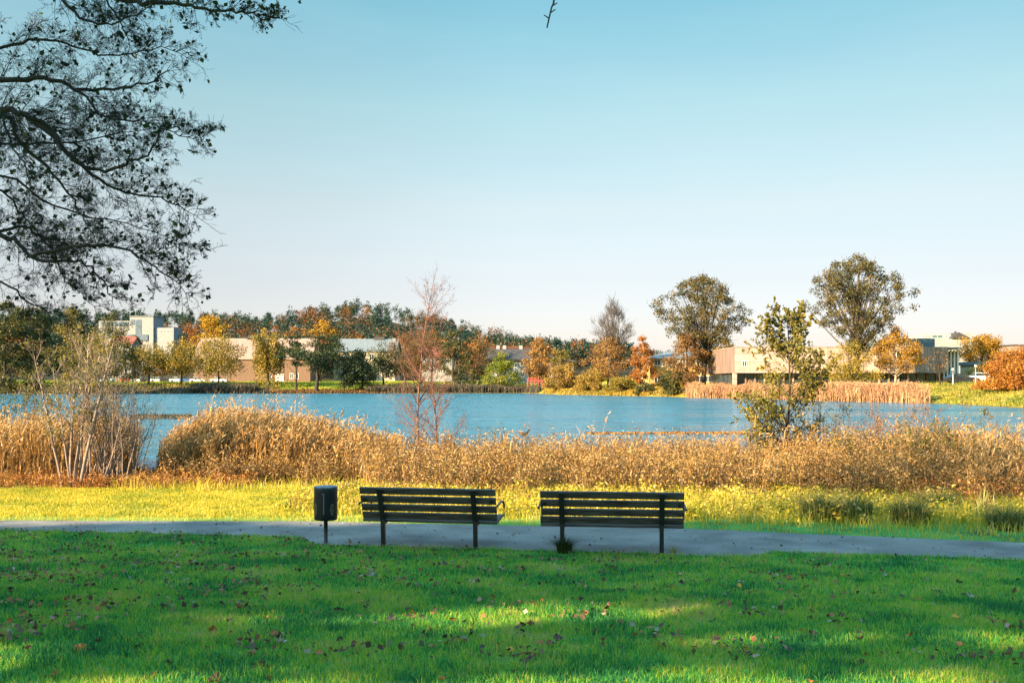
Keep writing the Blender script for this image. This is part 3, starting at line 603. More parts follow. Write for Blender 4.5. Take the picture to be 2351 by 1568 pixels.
for k in range(22):
    x_ = .6 + k * (ux(2160) - .6) / 21
    MB().span((x_ - .12, 1.5, 0), (x_ + .12, 1.79, vz(856) - .02)).build('mullion', M['brick'] if k % 3 else M['concrete'], gl)
MB().span((-.05, .3, 0), (.5, 1.2, vz(856) - .02)).build('pillar', M['concrete'], R_)
for u_, v_ in ((1709, 835),): windows(R_, [(ux(u_), vz(v_))], 0, .7, .8, .08)
for k in range(5): MB().span((ux(2172 + 8 * k), 1, 0), (ux(2172 + 8 * k) + .25, 1.3, vz(803))).build('column', M['trim'], R_)
MB().span((ux(2168) + .02, 1.6, 0), (ux(2206), 16, vz(806))).build('side_wing', M['concrete_stain'], R_)
MB().span((ux(2166), -.6, vz(801)), (ux(2208), 16.4, vz(797.5))).build('wing_roof', M['teal'], R_)

Yb = 176; bx = xat(2238, Yb); zg = h(bx, Yb) - .3
R_ = thing('pavilion', 'low pavilion with a thin pale flat roof under the yellow oak', 'building', (bx, Yb - 6, zg))
def vz(v): return zat(v, Yb - 6) - zg
MB().span((-2.6, -.4, vz(838)), (2.8, 7, vz(830))).build('roof', M['grey_roof'], R_)
MB().span((-2.3, .2, 0), (2.5, 6.6, vz(838) - .01)).build('wall', M['pale_plaster'], R_)
MB().span((-2.3, .1, vz(858)), (2.5, .19, vz(845))).build('window', M['glass'], R_)
MB().span((-2.5, -.3, vz(862)), (2.7, .09, vz(859))).build('awning', M['trim'], R_)

Yb = 335; bx = xat(2172, Yb); zg = h(bx, Yb) - .5
R_ = thing('apartment_block', 'white stepped apartment block rising behind the concrete building', 'building', (bx, Yb, zg))
def vz(v): return zat(v, Yb) - zg
def ux(u): return xat(u, Yb) - bx
w = MB().span((ux(2118), 0, 0), (ux(2244), 14, vz(778))); w.span((ux(2122), 2, vz(778)), (ux(2190), 13, vz(766))); w.span((ux(2206), 2, vz(778)), (ux(2243), 13, vz(763))); w.build('wall', M['white'], R_)
rf = MB().prism([(ux(2184), vz(776)), (ux(2200), vz(763)), (ux(2226), vz(776)), (ux(2226), vz(777.5)), (ux(2184), vz(777.5))], 'y', -.6, 6).build('roof', M['dark_roof'], R_)
MB().span((ux(2197), 1, vz(764)), (ux(2199), 2, vz(760))).build('chimney', M['dark_roof'], rf)
windows(R_, [(ux(u_), vz(772)) for u_ in (2126, 2132, 2138, 2178, 2186)], 2, .55, .9, .08)
windows(R_, [(ux(2158), vz(772))], 2, 3.6, 1.0, .1, 'teal')
windows(R_, [(ux(u_), vz(783)) for u_ in range(2168, 2226, 6)], 0, .5, .7, .08)
Yb = 215; bx = xat(2375, Yb); zg = h(bx, Yb) - .5
R_ = thing('brick_building', 'dark brown flat roofed building at the right edge behind the orange bush', 'building', (bx, Yb, zg))
MB().span((xat(2326, Yb) - bx, 0, 0), (10, 12, zat(793, Yb) - zg)).build('wall', M['brick'], R_)
MB().span((xat(2325, Yb) - bx - .2, -.2, zat(793, Yb) - zg + .002), (10.2, 12.2, zat(791, Yb) - zg)).build('roof_edge', M['dark_roof'], R_)
windows(R_, [(xat(2336, Yb) - bx, zat(812, Yb) - zg), (xat(2350, Yb) - bx, zat(812, Yb) - zg)], 0, .8, 1.2, .1)

# red footbridge railing, lamp posts
Yb = 246; bx = xat(1232, Yb); zg = h(bx, Yb)
R_ = thing('footbridge', 'small red painted footbridge railing at the inlet left of the round willows', 'bridge', (bx, Yb, zg))
zt_ = zat(868, Yb) - zg; MB().span((-2.3, -.05, zt_ - .14), (2.3, .08, zt_)).span((-2.3, -.05, zt_ - .75), (2.3, .08, zt_ - .5)).build('rail', M['red_paint'], R_)
for k in range(6): MB().span((-2.2 + k * .88 - .07, -.04, 0), (-2.2 + k * .88 + .07, .07, zt_ - .141)).build('post', M['red_paint'], R_)
MB().span((-2.6, .1, zt_ - 1.3), (2.6, 1.8, zt_ - 1.0)).build('deck', M['timber'], R_)

def lamp(label, u, vt, Y):
    x = xat(u, Y); z0 = h(x, Y); hh = zat(vt, Y) - z0
    t = thing('street_lamp', label, 'lamp post', (x, Y, z0), group='lamp posts across the lake')
    MB().tube([(0, 0, 0), (0, 0, hh * .6), (0, 0, hh)], [.09, .07, .05], 6).build('pole', M['pole'], t)
    MB().tube([(0, 0, hh - .02), (0, 0, hh + .1), (0, 0, hh + .3)], [.08, .22, .1], 8).build('lamp_head', M['trim'], t)
lamp('grey lamp post by the pavilion at the far right bank', 2240, 842, 140)
lamp('grey lamp post right of the small bare tree at the concrete building', 2188, 850, 142)
lamp('grey lamp post by the parked cars below the barn', 520, 838, 282)

# parked cars
def make_car(kind, label, group):
    t = thing('parked_car', label, 'car', group=group)
    prof = [(-2.15, .28), (2.15, .28), (2.2, .62), (2.05, .85), (1.15, .95), (-2.0, .98), (-2.2, .8)]
    MB().prism(prof, 'y', -.86, .86).build('body', M[kind], t)
    MB().prism([(-1.75, .96), (1.1, .94), (.45, 1.36), (-1.3, 1.38)], 'y', -.74, .74).build('window', M['glass'], t)
    MB().prism([(-1.32, 1.383), (.46, 1.363), (.35, 1.45), (-1.2, 1.46)], 'y', -.70, .70).build('roof', M[kind], t)
    for x_ in (-1.35, 1.35):
        for y_ in (-.82, .82):
            MB().tube([(x_, y_ - .1, .32), (x_, y_ + .1, .32)], .32, 12).build('wheel', M['tyre'], t)
    return t
protos = {}
cars = [(295, 'car_red', 'bright red car, leftmost in the row below the barn'), (318, 'car_white', 'white car next to the red car in the row below the barn'), (341, 'car_black', 'black car between two pale cars below the first drooping tree'),
        (363, 'car_silver', 'silver car below the low orange tree'), (386, 'car_black', 'black car directly right of the silver car'), (408, 'car_white', 'white car in front of the middle drooping tree'),
        (431, 'car_blue', 'blue car parked right of the middle drooping tree'), (454, 'car_silver', 'silver car parked left of the broad drooping tree'), (502, 'car_white', 'white car at the right end of the row near the lamp post'), (250, 'car_white', 'white car seen between the near thin stems'), (205, 'car_silver', 'silver car behind the left thin stems')]
for u_, kind, lab in cars:
    loc = (xat(u_, 284), 284, h(xat(u_, 284), 284))
    if kind not in protos: t = protos[kind] = make_car(kind, lab, 'cars parked across the lake'); t.location = loc; t.rotation_euler = (0, 0, .1)
    else: dup(protos[kind], loc, .06, lab, 'cars parked across the lake')
dup(protos['car_black'], (xat(2206, 148), 148, h(xat(2206, 148), 148)), .05, 'black car parked in front of the side wing of the concrete building', 'cars parked across the lake')
dup(protos['car_white'], (xat(2258, 149), 149, h(xat(2258, 149), 149)), .05, 'white car parked by the dark shrub under the yellow oak', 'cars parked across the lake')

# ------------------------------------------------------------------ far bank growth
def reeds(name, label, pts, n, hgt, mat, seed, depth=4, plume=True, blades=3, width=.012):
    "pts: list of (x, y) along the bank"
    r = rng_(seed); pts = np.array(pts, float); seg = r.integers(0, len(pts) - 1, n); f_ = r.uniform(0, 1, (n, 1))
    p = pts[seg] * (1 - f_) + pts[seg + 1] * f_; p[:, 1] += r.uniform(0, depth, n); p[:, 0] += r.normal(size=n) * .3
    hh = hgt * r.uniform(.75, 1.15, n) * (1 + .16 * noise2(p[:, 0], p[:, 1], 9, seed)); z = np.maximum(H(p[:, 0], p[:, 1]), -.3)
    base = np.stack([p[:, 0], p[:, 1], z], 1); lean = r.normal(size=(n, 2)) * .08 + np.array([.06, 0])
    tn = np.clip(.5 + .25 * noise2(p[:, 0], p[:, 1], 5, seed + 1) + r.normal(size=n) * .2, 0, 1)
    b_ = MB().blades(base, hh, lean, width, r, tn)
    for k in range(blades):
        b_.blades(base + np.stack([0 * hh, 0 * hh, hh * r.uniform(.15, .6, n)], 1), hh * r.uniform(.3, .5, n), r.normal(size=(n, 2)) * .55, width * 1.4, r, np.clip(tn + r.normal(size=n) * .15, 0, 1))
    if plume:
        tip = base + np.concatenate([lean * hh[:, None], hh[:, None] * .98], 1)
        for k in range(3): b_.leaves(tip + r.normal(size=tip.shape) * hgt * .02, hgt * .11, r, np.clip(tn + .1, 0, 1), .3, up=(.5, 0, 1.5))
    return tag(b_.build(name, M[mat]), label, 'reeds', kind='stuff')
def shore(us, off=0): return [((u - U0) * (np.interp(u, SHU, SHY) + off) / F, np.interp(u, SHU, SHY) + off) for u in us]
reeds('reed_bed', 'pinkish dry reeds at the water right of the left poplar', shore(range(1585, 1730, 15), -1), 2600, 2.0, 'reed_pink', 51, 4, True, 2, .07)
reeds('reed_bed', 'wide pinkish reed bed below the concrete building', shore(range(1730, 2150, 15), -1), 7000, 2.2, 'reed_pink', 52, 5, True, 2, .06)
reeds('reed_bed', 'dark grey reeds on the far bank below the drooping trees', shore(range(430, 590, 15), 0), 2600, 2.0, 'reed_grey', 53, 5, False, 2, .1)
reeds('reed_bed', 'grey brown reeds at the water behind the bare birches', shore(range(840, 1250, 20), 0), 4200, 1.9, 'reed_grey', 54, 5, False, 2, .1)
def rough(name, label, n, upts, tlo, thi, hgt, mat, seed, width, tint=(0, 1)):
    r = rng_(seed); u = r.uniform(upts[0], upts[1], n); t = r.uniform(tlo, thi, n); yd = np.interp(u, SHU, SHY) + t; x = (u - U0) * yd / F
    tn = np.clip(.5 + .35 * noise2(x, yd, 12, seed) + r.normal(size=n) * .18, 0, 1) * (tint[1] - tint[0]) + tint[0]
    b_ = MB().blades(np.stack([x, yd, H(x, yd)], 1), hgt * r.uniform(.4, 1.2, n) * (1 + .5 * noise2(x, yd, 7, seed + 3)), r.normal(size=(n, 2)) * .3, width, r, tn)
    return tag(b_.build(name, M[mat]), label, 'grass', kind='stuff')
rough('bank_grass', 'sunlit grass on the far bank', 34000, (-700, 1300), 5, 45, .35, 'sunny_grass', 55, .3, (0, .34))
rough('bank_grass', 'golden grass on the low point by the round willows', 9000, (1245, 1600), 0, 14, .5, 'olive_gold', 56, .22, (.2, 1))
rough('bank_grass', 'sunlit yellow green grass on the far right bank', 22000, (2120, 2700), 0, 40, .28, 'bank_grass', 57, .14, (.1, 1))
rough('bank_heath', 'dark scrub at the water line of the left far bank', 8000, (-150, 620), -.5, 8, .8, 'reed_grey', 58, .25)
rough('bank_heath', 'low brown scrub along the water below the dark trees', 5000, (620, 900), -.5, 5, .55, 'brown', 60, .22, (0, .6))
rough('bank_heath', 'mixed brown and green scrub along the left far bank', 5000, (-150, 640), 4, 18, .8, 'olive', 59, .3)

# ------------------------------------------------------------------ near bank: reeds, herbs, grass
def clump_field(n, xr, yr, r, mask=None):
    x = r.uniform(xr[0], xr[1], n); y = r.uniform(yr[0], yr[1], n)
    if mask is not None:
        k = mask(x, y); x, y = x[k], y[k]
    return x, y
def upix(x, y): return U0 + F * x / y

def near_reeds(name, label, n, xr, yr, hfun, mask, seed, mat='reed', tlo=0, thi=1):
    r = rng_(seed); x, y = clump_field(n, xr, yr, r, mask); m_ = len(x)
    hh = hfun(x, y) * r.uniform(.6, 1.08, m_) * (1 + .16 * noise2(x, y, 1.1, seed + 7)) * np.where(r.uniform(0, 1, m_) < .1, 1.25, 1); z = np.maximum(H(x, y), -.35)
    base = np.stack([x, y, z], 1); lean = r.normal(size=(m_, 2)) * .10 + np.array([.10, .0])
    tn = np.clip(.48 + .22 * noise2(x, y, 2.2, seed + 1) + r.normal(size=m_) * .2, 0, 1) * (thi - tlo) + tlo
    b_ = MB().blades(base, hh, lean, .012, r, tn * .8)
    for k in range(6):
        b_.blades(base + np.concatenate([lean * .2, np.ones((m_, 1))], 1) * (hh * r.uniform(.12, .75, m_))[:, None], hh * r.uniform(.2, .36, m_), r.normal(size=(m_, 2)) * .55 + np.array([.2, 0]), .02, r, np.clip(tn + r.normal(size=m_) * .18, 0, 1))
    tip = base + np.concatenate([lean * hh[:, None], hh[:, None] * .97], 1)
    for k in range(5): b_.leaves(tip + r.normal(size=tip.shape) * np.array([.04, .04, .06]) + np.array([.03, 0, -.02]), .12, r, np.clip(tn + .15, 0, 1), .22, up=(.7, 0, 1.2))
    return tag(b_.build(name, M[mat]), label, 'reeds', kind='stuff')
lake_gap = lambda x, y: (upix(x, y) > 372 + 14 * noise2(x, y, 1.2, 4)) 
near_reeds('reed_bed', 'golden dry reeds on the near shore left of centre', 7500, (-9.5, -2.6), (24.2, 31), lambda x, y: np.interp(upix(x, y), [370, 420, 500, 620, 740, 870], [.9, 1.3, 1.7, 1.58, 1.3, .95]) * np.interp(y, [24, 26], [.75, 1]),
           lambda x, y: lake_gap(x, y) & (upix(x, y) < 905) & (y < 31 - np.clip(upix(x, y) - 620, 0, 300) * .012), 61)
near_reeds('reed_bed', 'brown gold reeds at the left edge of the near shore', 8200, (-24, -9.0), (23.6, 31), lambda x, y: np.interp(upix(x, y), [-60, 120, 250, 330], [1.4, 1.45, 1.45, 1.1]), lambda x, y: upix(x, y) < 305 + 10 * noise2(x, y, 1, 5), 62)
near_reeds('reed_bed', 'rusty reeds and stalks at the right end of the near shore', 3000, (9, 23), (19.5, 26.5), lambda x, y: 1.2 + 0 * x, lambda x, y: upix(x, y) > 1950, 63)

def herbs(name, label, n, xr, yr, hfun, mask, seed, mat='herb', per=20, lsz=.047, tlo=0, thi=1, spread=.16):
    r = rng_(seed); x, y = clump_field(n, xr, yr, r, mask); m_ = len(x); z = np.maximum(H(x, y), -.2)
    hol = noise2(x, y, .9, seed + 9); hh = hfun(x, y) * r.uniform(.5, 1.1, m_) * np.where(hol > .5, .45, 1) * (1 + .2 * noise2(x, y, 1.3, seed + 5) + .12 * noise2(x, y, .5, seed + 6)) * np.where(r.uniform(0, 1, m_) < .05, 1.3, 1); base = np.stack([x, y, z], 1); lean = r.normal(size=(m_, 2)) * .16
    tn = np.clip(.5 + .24 * noise2(x, y, 1.8, seed + 1) + .1 * noise2(x, y, .5, seed + 2) + r.normal(size=m_) * .16, 0, 1) * (thi - tlo) + tlo
    b_ = MB().blades(base, hh, lean, .012, r, tn * .55)
    c = np.repeat(base, per, 0); f_ = r.uniform(.12, 1.0, len(c)) ** .75; hp = np.repeat(hh, per); lp = np.repeat(lean, per, 0)
    c = c + np.concatenate([lp * (f_ * hp)[:, None], (f_ * hp)[:, None]], 1) + r.normal(size=c.shape) * spread * (1.15 - .6 * f_)[:, None] * np.array([.5, .5, .35])
    b_.leaves(c, lsz * r.uniform(.5, 1.6, len(c)), r, np.clip(np.repeat(tn, per) * .8 + .25 * f_ - .05 + r.normal(size=len(c)) * .16, 0, 1), .42)
    return tag(b_.build(name, M[mat]), label, 'herbs', kind='stuff')
herbs('tall_herbs', 'tangled tan withered herbs behind the benches', 16500, (-9.5, 9.5), (19.6, 27.2), lambda x, y: (np.interp(y, [19.6, 20.6, 23, 27], [.65, .9, .95, 1.0]) + .1 * noise2(x, y, 3, 17)) * np.interp(x, [-6, -3], [.72, 1]), lambda x, y: (y > 19.9 + .35 * noise2(x, y, 1.5, 12)) & (y > np.interp(x, [-10, -3.4, -1.6], [23.7, 23, 19]) + .4 * noise2(x, y, 1.5, 14)) & (upix(x, y) > 380 + 12 * noise2(x, y, 1.2, 4)) & (y < 27.2 - np.clip(-x - 3, 0, 6) * .35), 64, spread=.17)
herbs('tall_herbs', 'high golden brown herbs on the right side of the near bank', 8200, (6.5, 20.5), (17.5, 26), lambda x, y: np.interp(upix(x, y), [1740, 1850, 2100, 2351], [1.0, 1.25, 1.3, .95]) * np.interp(y, [18.5, 20, 24], [.6, .85, 1.05]), lambda x, y: (upix(x, y) > 1690) & (y > 18.9 - np.clip(x - 9, 0, 12) * .12 + .4 * noise2(x, y, 1.5, 13)), 65, spread=.17)
near_reeds('reed_bed', 'scattered tall straw stalks standing out of the herbs behind the benches', 520, (-4, 15), (19.8, 26.5), lambda x, y: 1.2 + 0 * x, lambda x, y: (noise2(x, y, 1.6, 33) > .05) & (y > 20.2 - np.clip(x - 8, 0, 5) * .25), 69, thi=.75)
herbs('undergrowth', 'rust brown undergrowth at the foot of the left reeds', 4000, (-20, -6), (22.3, 25.8), lambda x, y: .32 + 0 * x, None, 66, 'heath', 12, .05)
herbs('undergrowth', 'rusty undergrowth under the right hand herbs', 1800, (7.5, 17), (18.2, 21), lambda x, y: .5 + 0 * x, lambda x, y: upix(x, y) > 1850, 67, 'heath', 12, .05)

def turf(name, label, n, xr, yr, hgt, width, mat, seed, mask, tint=(0, 1), nscale=1.6, lean=.35, patch=.28, rnd=.16):
    r = rng_(seed); x, y = clump_field(n, xr, yr, r, mask); m_ = len(x)
    hh = (hgt(x, y) if callable(hgt) else hgt) * r.uniform(.5, 1.25, m_) * (1 + .32 * noise2(x, y, .6, seed + 3) + .2 * noise2(x, y, .22, seed + 4))
    tn = np.clip(.45 + patch * noise2(x, y, nscale, seed + 1) + patch * .6 * noise2(x, y, nscale * .25, seed + 2) + r.normal(size=m_) * rnd, 0, 1) * (tint[1] - tint[0]) + tint[0]
    b_ = MB().blades(np.stack([x, y, H(x, y) - .004], 1), np.maximum(hh, .012), r.normal(size=(m_, 2)) * lean, width, r, tn)
    return tag(b_.build(name, M[mat]), label, 'grass', kind='stuff')
def on_path(x, y): return (y > np.interp(x, *PN) + .05 * noise2(x, y, .8, 31)) & (y < np.interp(x, *PF) - .02)
inview = lambda x, y: np.abs(x) < .74 * y + 1.2
fg = lambda x, y: inview(x, y) & (y < np.interp(x, *PN) + .05 + .06 * noise2(x, y * 3, .6, 32))
turf('lawn_grass', 'short green grass of the shaded foreground lawn', 380000, (-8.0, 8.0), (4.2, 9.2), .058, .0052, 'lawn', 81, fg, rnd=.24, patch=.34, lean=.42)
turf('lawn_grass', 'green grass at the back of the shaded lawn along the path', 330000, (-12.8, 12), (9.2, 15.6), .06, .0072, 'lawn', 82, fg, rnd=.24, patch=.34, lean=.42)
verge = lambda x, y: inview(x, y) & (y > np.interp(x, *PF) - .04) 
turf('verge_grass', 'short green strip of grass along the far edge of the path', 62000, (-15, 14), (9, 17.2), .07, .009, 'sunny_grass', 83, lambda x, y: verge(x, y) & (y < np.interp(x, *PF) + .75), (.3, .72))
turf('lawn_grass', 'mown sunlit lawn between path and reeds on the left', 150000, (-19.5, -3), (16.0, 24), .05, .011, 'sunny_grass', 84, lambda x, y: verge(x, y) & (y > np.interp(x, *PF) + .5) & (x < -3.3 + .5 * noise2(x, y, 2, 6)) & (y < 22.4 + .5 * noise2(x, y, 2, 16)), (.12, .72), 2.2)
turf('rough_grass', 'long yellow grass behind the benches up to the herbs', 74000, (-9, 19), (12, 22.5), lambda x, y: .16 + .12 * np.clip(y - np.interp(x, *PF), 0, 3) / 3 + .06 * noise2(x, y, 1.2, 18), .011, 'sunny_grass', 85,
     lambda x, y: verge(x, y) & (y > np.interp(x, *PF) + .7) & ((x > -3.6 + .6 * noise2(x, y, 2, 6)) | (y > 22 + .5 * noise2(x, y, 2, 16))), (.15, 1), 1.1, .5)
herbs('rough_weeds', 'leafy yellow green weeds in the long grass', 5200, (-4, 12.5), (15.8, 20.5), lambda x, y: .26 + .16 * noise2(x, y, 1.4, 19), lambda x, y: verge(x, y) & (y > np.interp(x, *PF) + .9) & (noise2(x, y, 1.6, 20) > -.25), 86, 'sunny_grass', 12, .06, .1, .9, .16)

herbs('rough_weeds', 'brown withered patches in the long grass', 1500, (-4, 12.5), (16.5, 20.8), lambda x, y: .34 + 0 * x, lambda x, y: verge(x, y) & (y > np.interp(x, *PF) + 1.2) & (noise2(x, y, 1.1, 23) > .12), 87, 'herb', 14, .045, .1, .9, .16)

# ------------------------------------------------------------------ small trees and shrubs on the near bank
class Twigs:
    def __init__(s, r): s.r = r; s.p0 = []; s.p1 = []; s.r0 = []; s.r1 = []; s.tips = []
    def grow(s, p, d, L, rad, lvl, P):
        r = s.r; nseg = P['seg'][lvl]; step = L / nseg; d = np.array(d, float); p = np.array(p, float); last = lvl == len(P['seg']) - 1
        kids = [] if last else sorted(r.uniform(P.get('from', .2), 1, P['kids'][lvl]))
        for k in range(nseg):
            d = d + r.normal(size=3) * P['wig'][lvl] + np.array([0, 0, P['up'][lvl]]); d /= np.linalg.norm(d)
            q = p + d * step; ra = rad * (1 - .75 * k / nseg); rb = rad * (1 - .75 * (k + 1) / nseg)
            s.p0.append(p); s.p1.append(q); s.r0.append(ra); s.r1.append(rb)
            while kids and kids[0] <= (k + 1) / nseg:
                f_ = kids.pop(0); az = r.uniform(0, 6.28); an = P['ang'][lvl] * r.uniform(.7, 1.3)
                ref = np.cross(d, [0, 0, 1.0]) if abs(d[2]) < .95 else np.cross(d, [1.0, 0, 0]); ref /= np.linalg.norm(ref); ref2 = np.cross(d, ref)
                nd = d * math.cos(an) + (ref * math.cos(az) + ref2 * math.sin(az)) * math.sin(an)
                s.grow(p + d * step * (f_ * nseg - k), nd, L * P['len'][lvl] * r.uniform(.6, 1.2) * (1 - P.get('short', .55) * f_), max(rad * P.get('rk', .45) * (1 - .5 * f_), P.get('rmin', .0015)), lvl + 1, P)
            p = q
            if last: s.tips.append((p + r.normal(size=3) * .01))
        s.tips.append(p)
    def arrays(s): return np.array(s.p0), np.array(s.p1), np.array(s.r0), np.array(s.r1)

def small_tree(name, label, x, y, stems, P, bark, leaf=None, dens=1.0, lsz=.06, seed=0, cat='tree', tint=(0, 1), part='trunk', group=None, aspect=.65, keep=None, along=False):
    r = rng_(seed); root = thing(name, label, cat, (x, y, h(x, y) - .03), group=group); tw = Twigs(r)
    for (dx, dy, d, L, rad) in stems: tw.grow((dx, dy, 0), d, L, rad, 0, P)
    p0, p1, r0, r1 = tw.arrays(); b_ = MB(); big = r0 > .008
    b_.sticks(p0[big], p1[big], r0[big], r1[big], 6); b_.sticks(p0[~big], p1[~big], r0[~big], r1[~big], 3)
    b_.build(part, M[bark], root)
    if leaf:
        t = np.array(tw.tips)
        if along: t = np.concatenate([t, p1[r1 < .0045]])
        t = t[r.uniform(0, 1, len(t)) < min(dens, 1)]
        if dens > 1: t = np.repeat(t, int(dens), 0) + r.normal(size=(len(t) * int(dens), 3)) * lsz * .8
        if keep: t = t[keep(t)]
        c = .6 * (.5 + .5 * noise2(t[:, 0] + t[:, 2], t[:, 1] + t[:, 2] * .7, .8, seed)) + .4 * r.uniform(0, 1, len(t))
        MB().leaves(t, lsz * r.uniform(.6, 1.25, len(t)), r, np.clip(c, 0, 1) * (tint[1] - tint[0]) + tint[0], aspect).build('crown', M[leaf], root)
    return root
BIRCH = dict(seg=[14, 7, 4, 3], kids=[60, 10, 5], wig=[.025, .07, .12, .15], up=[.01, .05, .05, .03], ang=[.85, .6, .6], len=[.36, .45, .48], short=.55, rk=.4, rmin=.002, **{'from': .16})
small_tree('young_birch', 'taller bare young birch with red brown trunk on the near shore', xat(963, 25.6), 25.6, [(0, 0, (.0, 0, 1), 4.75, .036)], BIRCH, 'bark_red', 'brown', .02, .04, 91)
small_tree('young_birch', 'shorter bare reddish birch right beside the taller one', xat(1003, 25.0), 25.0, [(0, 0, (.02, 0, 1), 3.35, .032)], dict(BIRCH, kids=[44, 11, 5], len=[.42, .45, .48]), 'bark_red', 'brown', .02, .04, 92)
ALDER = dict(seg=[14, 8, 5, 3], kids=[46, 10, 5], wig=[.03, .09, .14, .2], up=[.01, .05, .02, 0], ang=[.95, .8, .9], len=[.47, .5, .45], short=.55, rmin=.0025, **{'from': .16})
small_tree('young_alder', 'olive leaved young alder rising from the herbs on the right', xat(1812, 25), 25, [(0, 0, (.0, 0, 1), 3.95, .045)], ALDER, 'bark_dark', 'near_leaf', 1.0, .066, 93, tint=(.05, .9), along=True)
BUSH = dict(seg=[9, 6, 4], kids=[11, 6], wig=[.07, .13, .2], up=[.04, .03, .02], ang=[.65, .7], len=[.42, .42], rmin=.0022, short=.4, **{'from': .2})
def fan(n, seed, sx, L, rad, tilt=.35):
    r = rng_(seed); return [(r.normal() * sx, r.normal() * sx * .6, (r.normal() * tilt, r.normal() * tilt * .6, 1), L * r.uniform(.65, 1.1), rad * r.uniform(.7, 1.2)) for k in range(n)]
small_tree('willow_bush', 'grey brown willow bush at the foot of the young alder', xat(1860, 25.4), 25.4, fan(22, 1, .6, 2.1, .018, .5), BUSH, 'bark', 'near_leaf', .3, .05, 94, 'shrub', (.15, .9))
small_tree('twiggy_shrub', 'wide reddish twiggy shrub against the water at the right', xat(2090, 25), 25, fan(34, 2, 1.1, 1.85, .013, .5), BUSH, 'bark_red', 'brown', .22, .045, 95, 'shrub', (.3, 1))
small_tree('twiggy_shrub', 'dark brown twiggy shrub nearest the right herbs', xat(2140, 22), 22, fan(20, 3, .5, 1.7, .015, .4), BUSH, 'bark', 'near_leaf', .6, .05, 96, 'shrub', (0, .6))
# left: multi-stemmed clump with thin yellow foliage
STEM = dict(seg=[14, 7, 5, 3], kids=[20, 7, 3], wig=[.035, .1, .18, .2], up=[.012, .06, .03, .02], ang=[.6, .65, .7], len=[.24, .45, .45], rmin=.0022, short=.3, **{'from': .3})
yl = 22.8
small_tree('multi_stem_alder', 'leaning thin stems with sparse yellow green leaves on the left bank', xat(172, yl), yl,
           [(-.28, 0, (-.22, .05, 1), 3.1, .032), (-.1, .05, (-.1, .1, 1), 3.5, .034), (0, 0, (-.02, .05, 1), 3.6, .04), (.06, .1, (.08, .05, 1), 3.5, .035), (.1, 0, (.2, 0, 1), 3.4, .04), (.16, .1, (.12, .1, 1), 2.9, .026), (-.04, -.1, (-.16, 0, 1), 2.8, .024)],
           STEM, 'bark_grey', 'near_leaf', .22, .054, 97, 'shrub', (0, .85))
small_tree('bare_shrub', 'upright bare mauve stemmed shrub beside the leaning stems', xat(252, 23.4), 23.4, fan(44, 4, .3, 2.4, .016, .16), dict(BUSH, kids=[10, 7], ang=[.4, .6]), 'bark_grey', 'near_leaf', .06, .045, 98, 'shrub')
small_tree('bare_shrub', 'arching bare twigs leaning over the water gap', xat(300, 24.5), 24.5, fan(18, 5, .18, 2.2, .011, .42), dict(BUSH, kids=[7, 5]), 'bark_grey', None, seed=99, cat='shrub')
small_tree('alder_bush', 'olive leaved bush at the left edge above the reeds', xat(20, 29), 29, fan(22, 6, .8, 2.7, .02, .4), BUSH, 'bark', 'near_leaf', .6, .065, 100, 'shrub', (0, .7))

# sedge tussocks
def tussock(name, label, x, y, hgt, n, spread, seed, mat='sedge', cat='grass tussock', tint=(0, 1), group=None):
    r = rng_(seed); a = r.uniform(0, 6.28, n); q = r.uniform(0, 1, n) ** .6
    base = np.stack([np.cos(a) * q * spread * .35, np.sin(a) * q * spread * .3, 0 * a], 1); lean = np.stack([np.cos(a) * q, np.sin(a) * q], 1) * .95 + r.normal(size=(n, 2)) * .15
    lean *= np.minimum(1, 1.05 / (np.linalg.norm(lean, axis=1)[:, None] + 1e-6))
    b_ = MB().blades(base, hgt * r.uniform(.55, 1.15, n), lean, .009, r, np.clip(r.uniform(0, 1, n) ** 1.6, 0, 1) * (tint[1] - tint[0]) + tint[0], .2)
    return tag(b_.build(name, M[mat], loc=(x, y, h(x, y) - .01)), label, cat, group)
tussock('grass_tussock', 'dark tuft of grass at the left post of the right bench', xat(1296, 13.2), 13.2, .25, 420, .26, 111, tint=(0, .35))
tussock('small_weed', 'tiny bright green weed right of the right bench post', xat(1545, 13.1), 13.1, .16, 26, .1, 112, 'sunny_grass', 'weed', (.1, .5))
for k, (u_, y_, hg, lab) in enumerate([(1880, 16.3, .5, 'dark arching sedge tussock beyond the path, leftmost on the right'), (1960, 16.2, .52, 'dark sedge tussock beside the leftmost one beyond the path'), (2090, 15.9, .48, 'sedge tussock in the middle of the right verge'), (2310, 15.3, .42, 'sedge tussock at the right end of the verge'), (2150, 17.6, .5, 'sedge tussock set back in the yellow grass')]):
    tussock('sedge_tussock', lab, xat(u_, y_), y_, hg, 620, .8, 120 + k, tint=(.2, 1), group='sedge tussocks beyond the path')
r_ = rng_(130); b_ = MB(); n_ = 26; bs = np.stack([r_.normal(size=n_) * .14, r_.normal(size=n_) * .1, 0 * r_.normal(size=n_)], 1)
b_.blades(bs, r_.uniform(.35, .7, n_), r_.normal(size=(n_, 2)) * .22, .018, r_, 1.0)
tag(b_.build('pale_stalks', M['sedge'], loc=(xat(2270, 17), 17, h(xat(2270, 17), 17))), 'clump of pale dead stalks at the right in the yellow grass', 'plant')

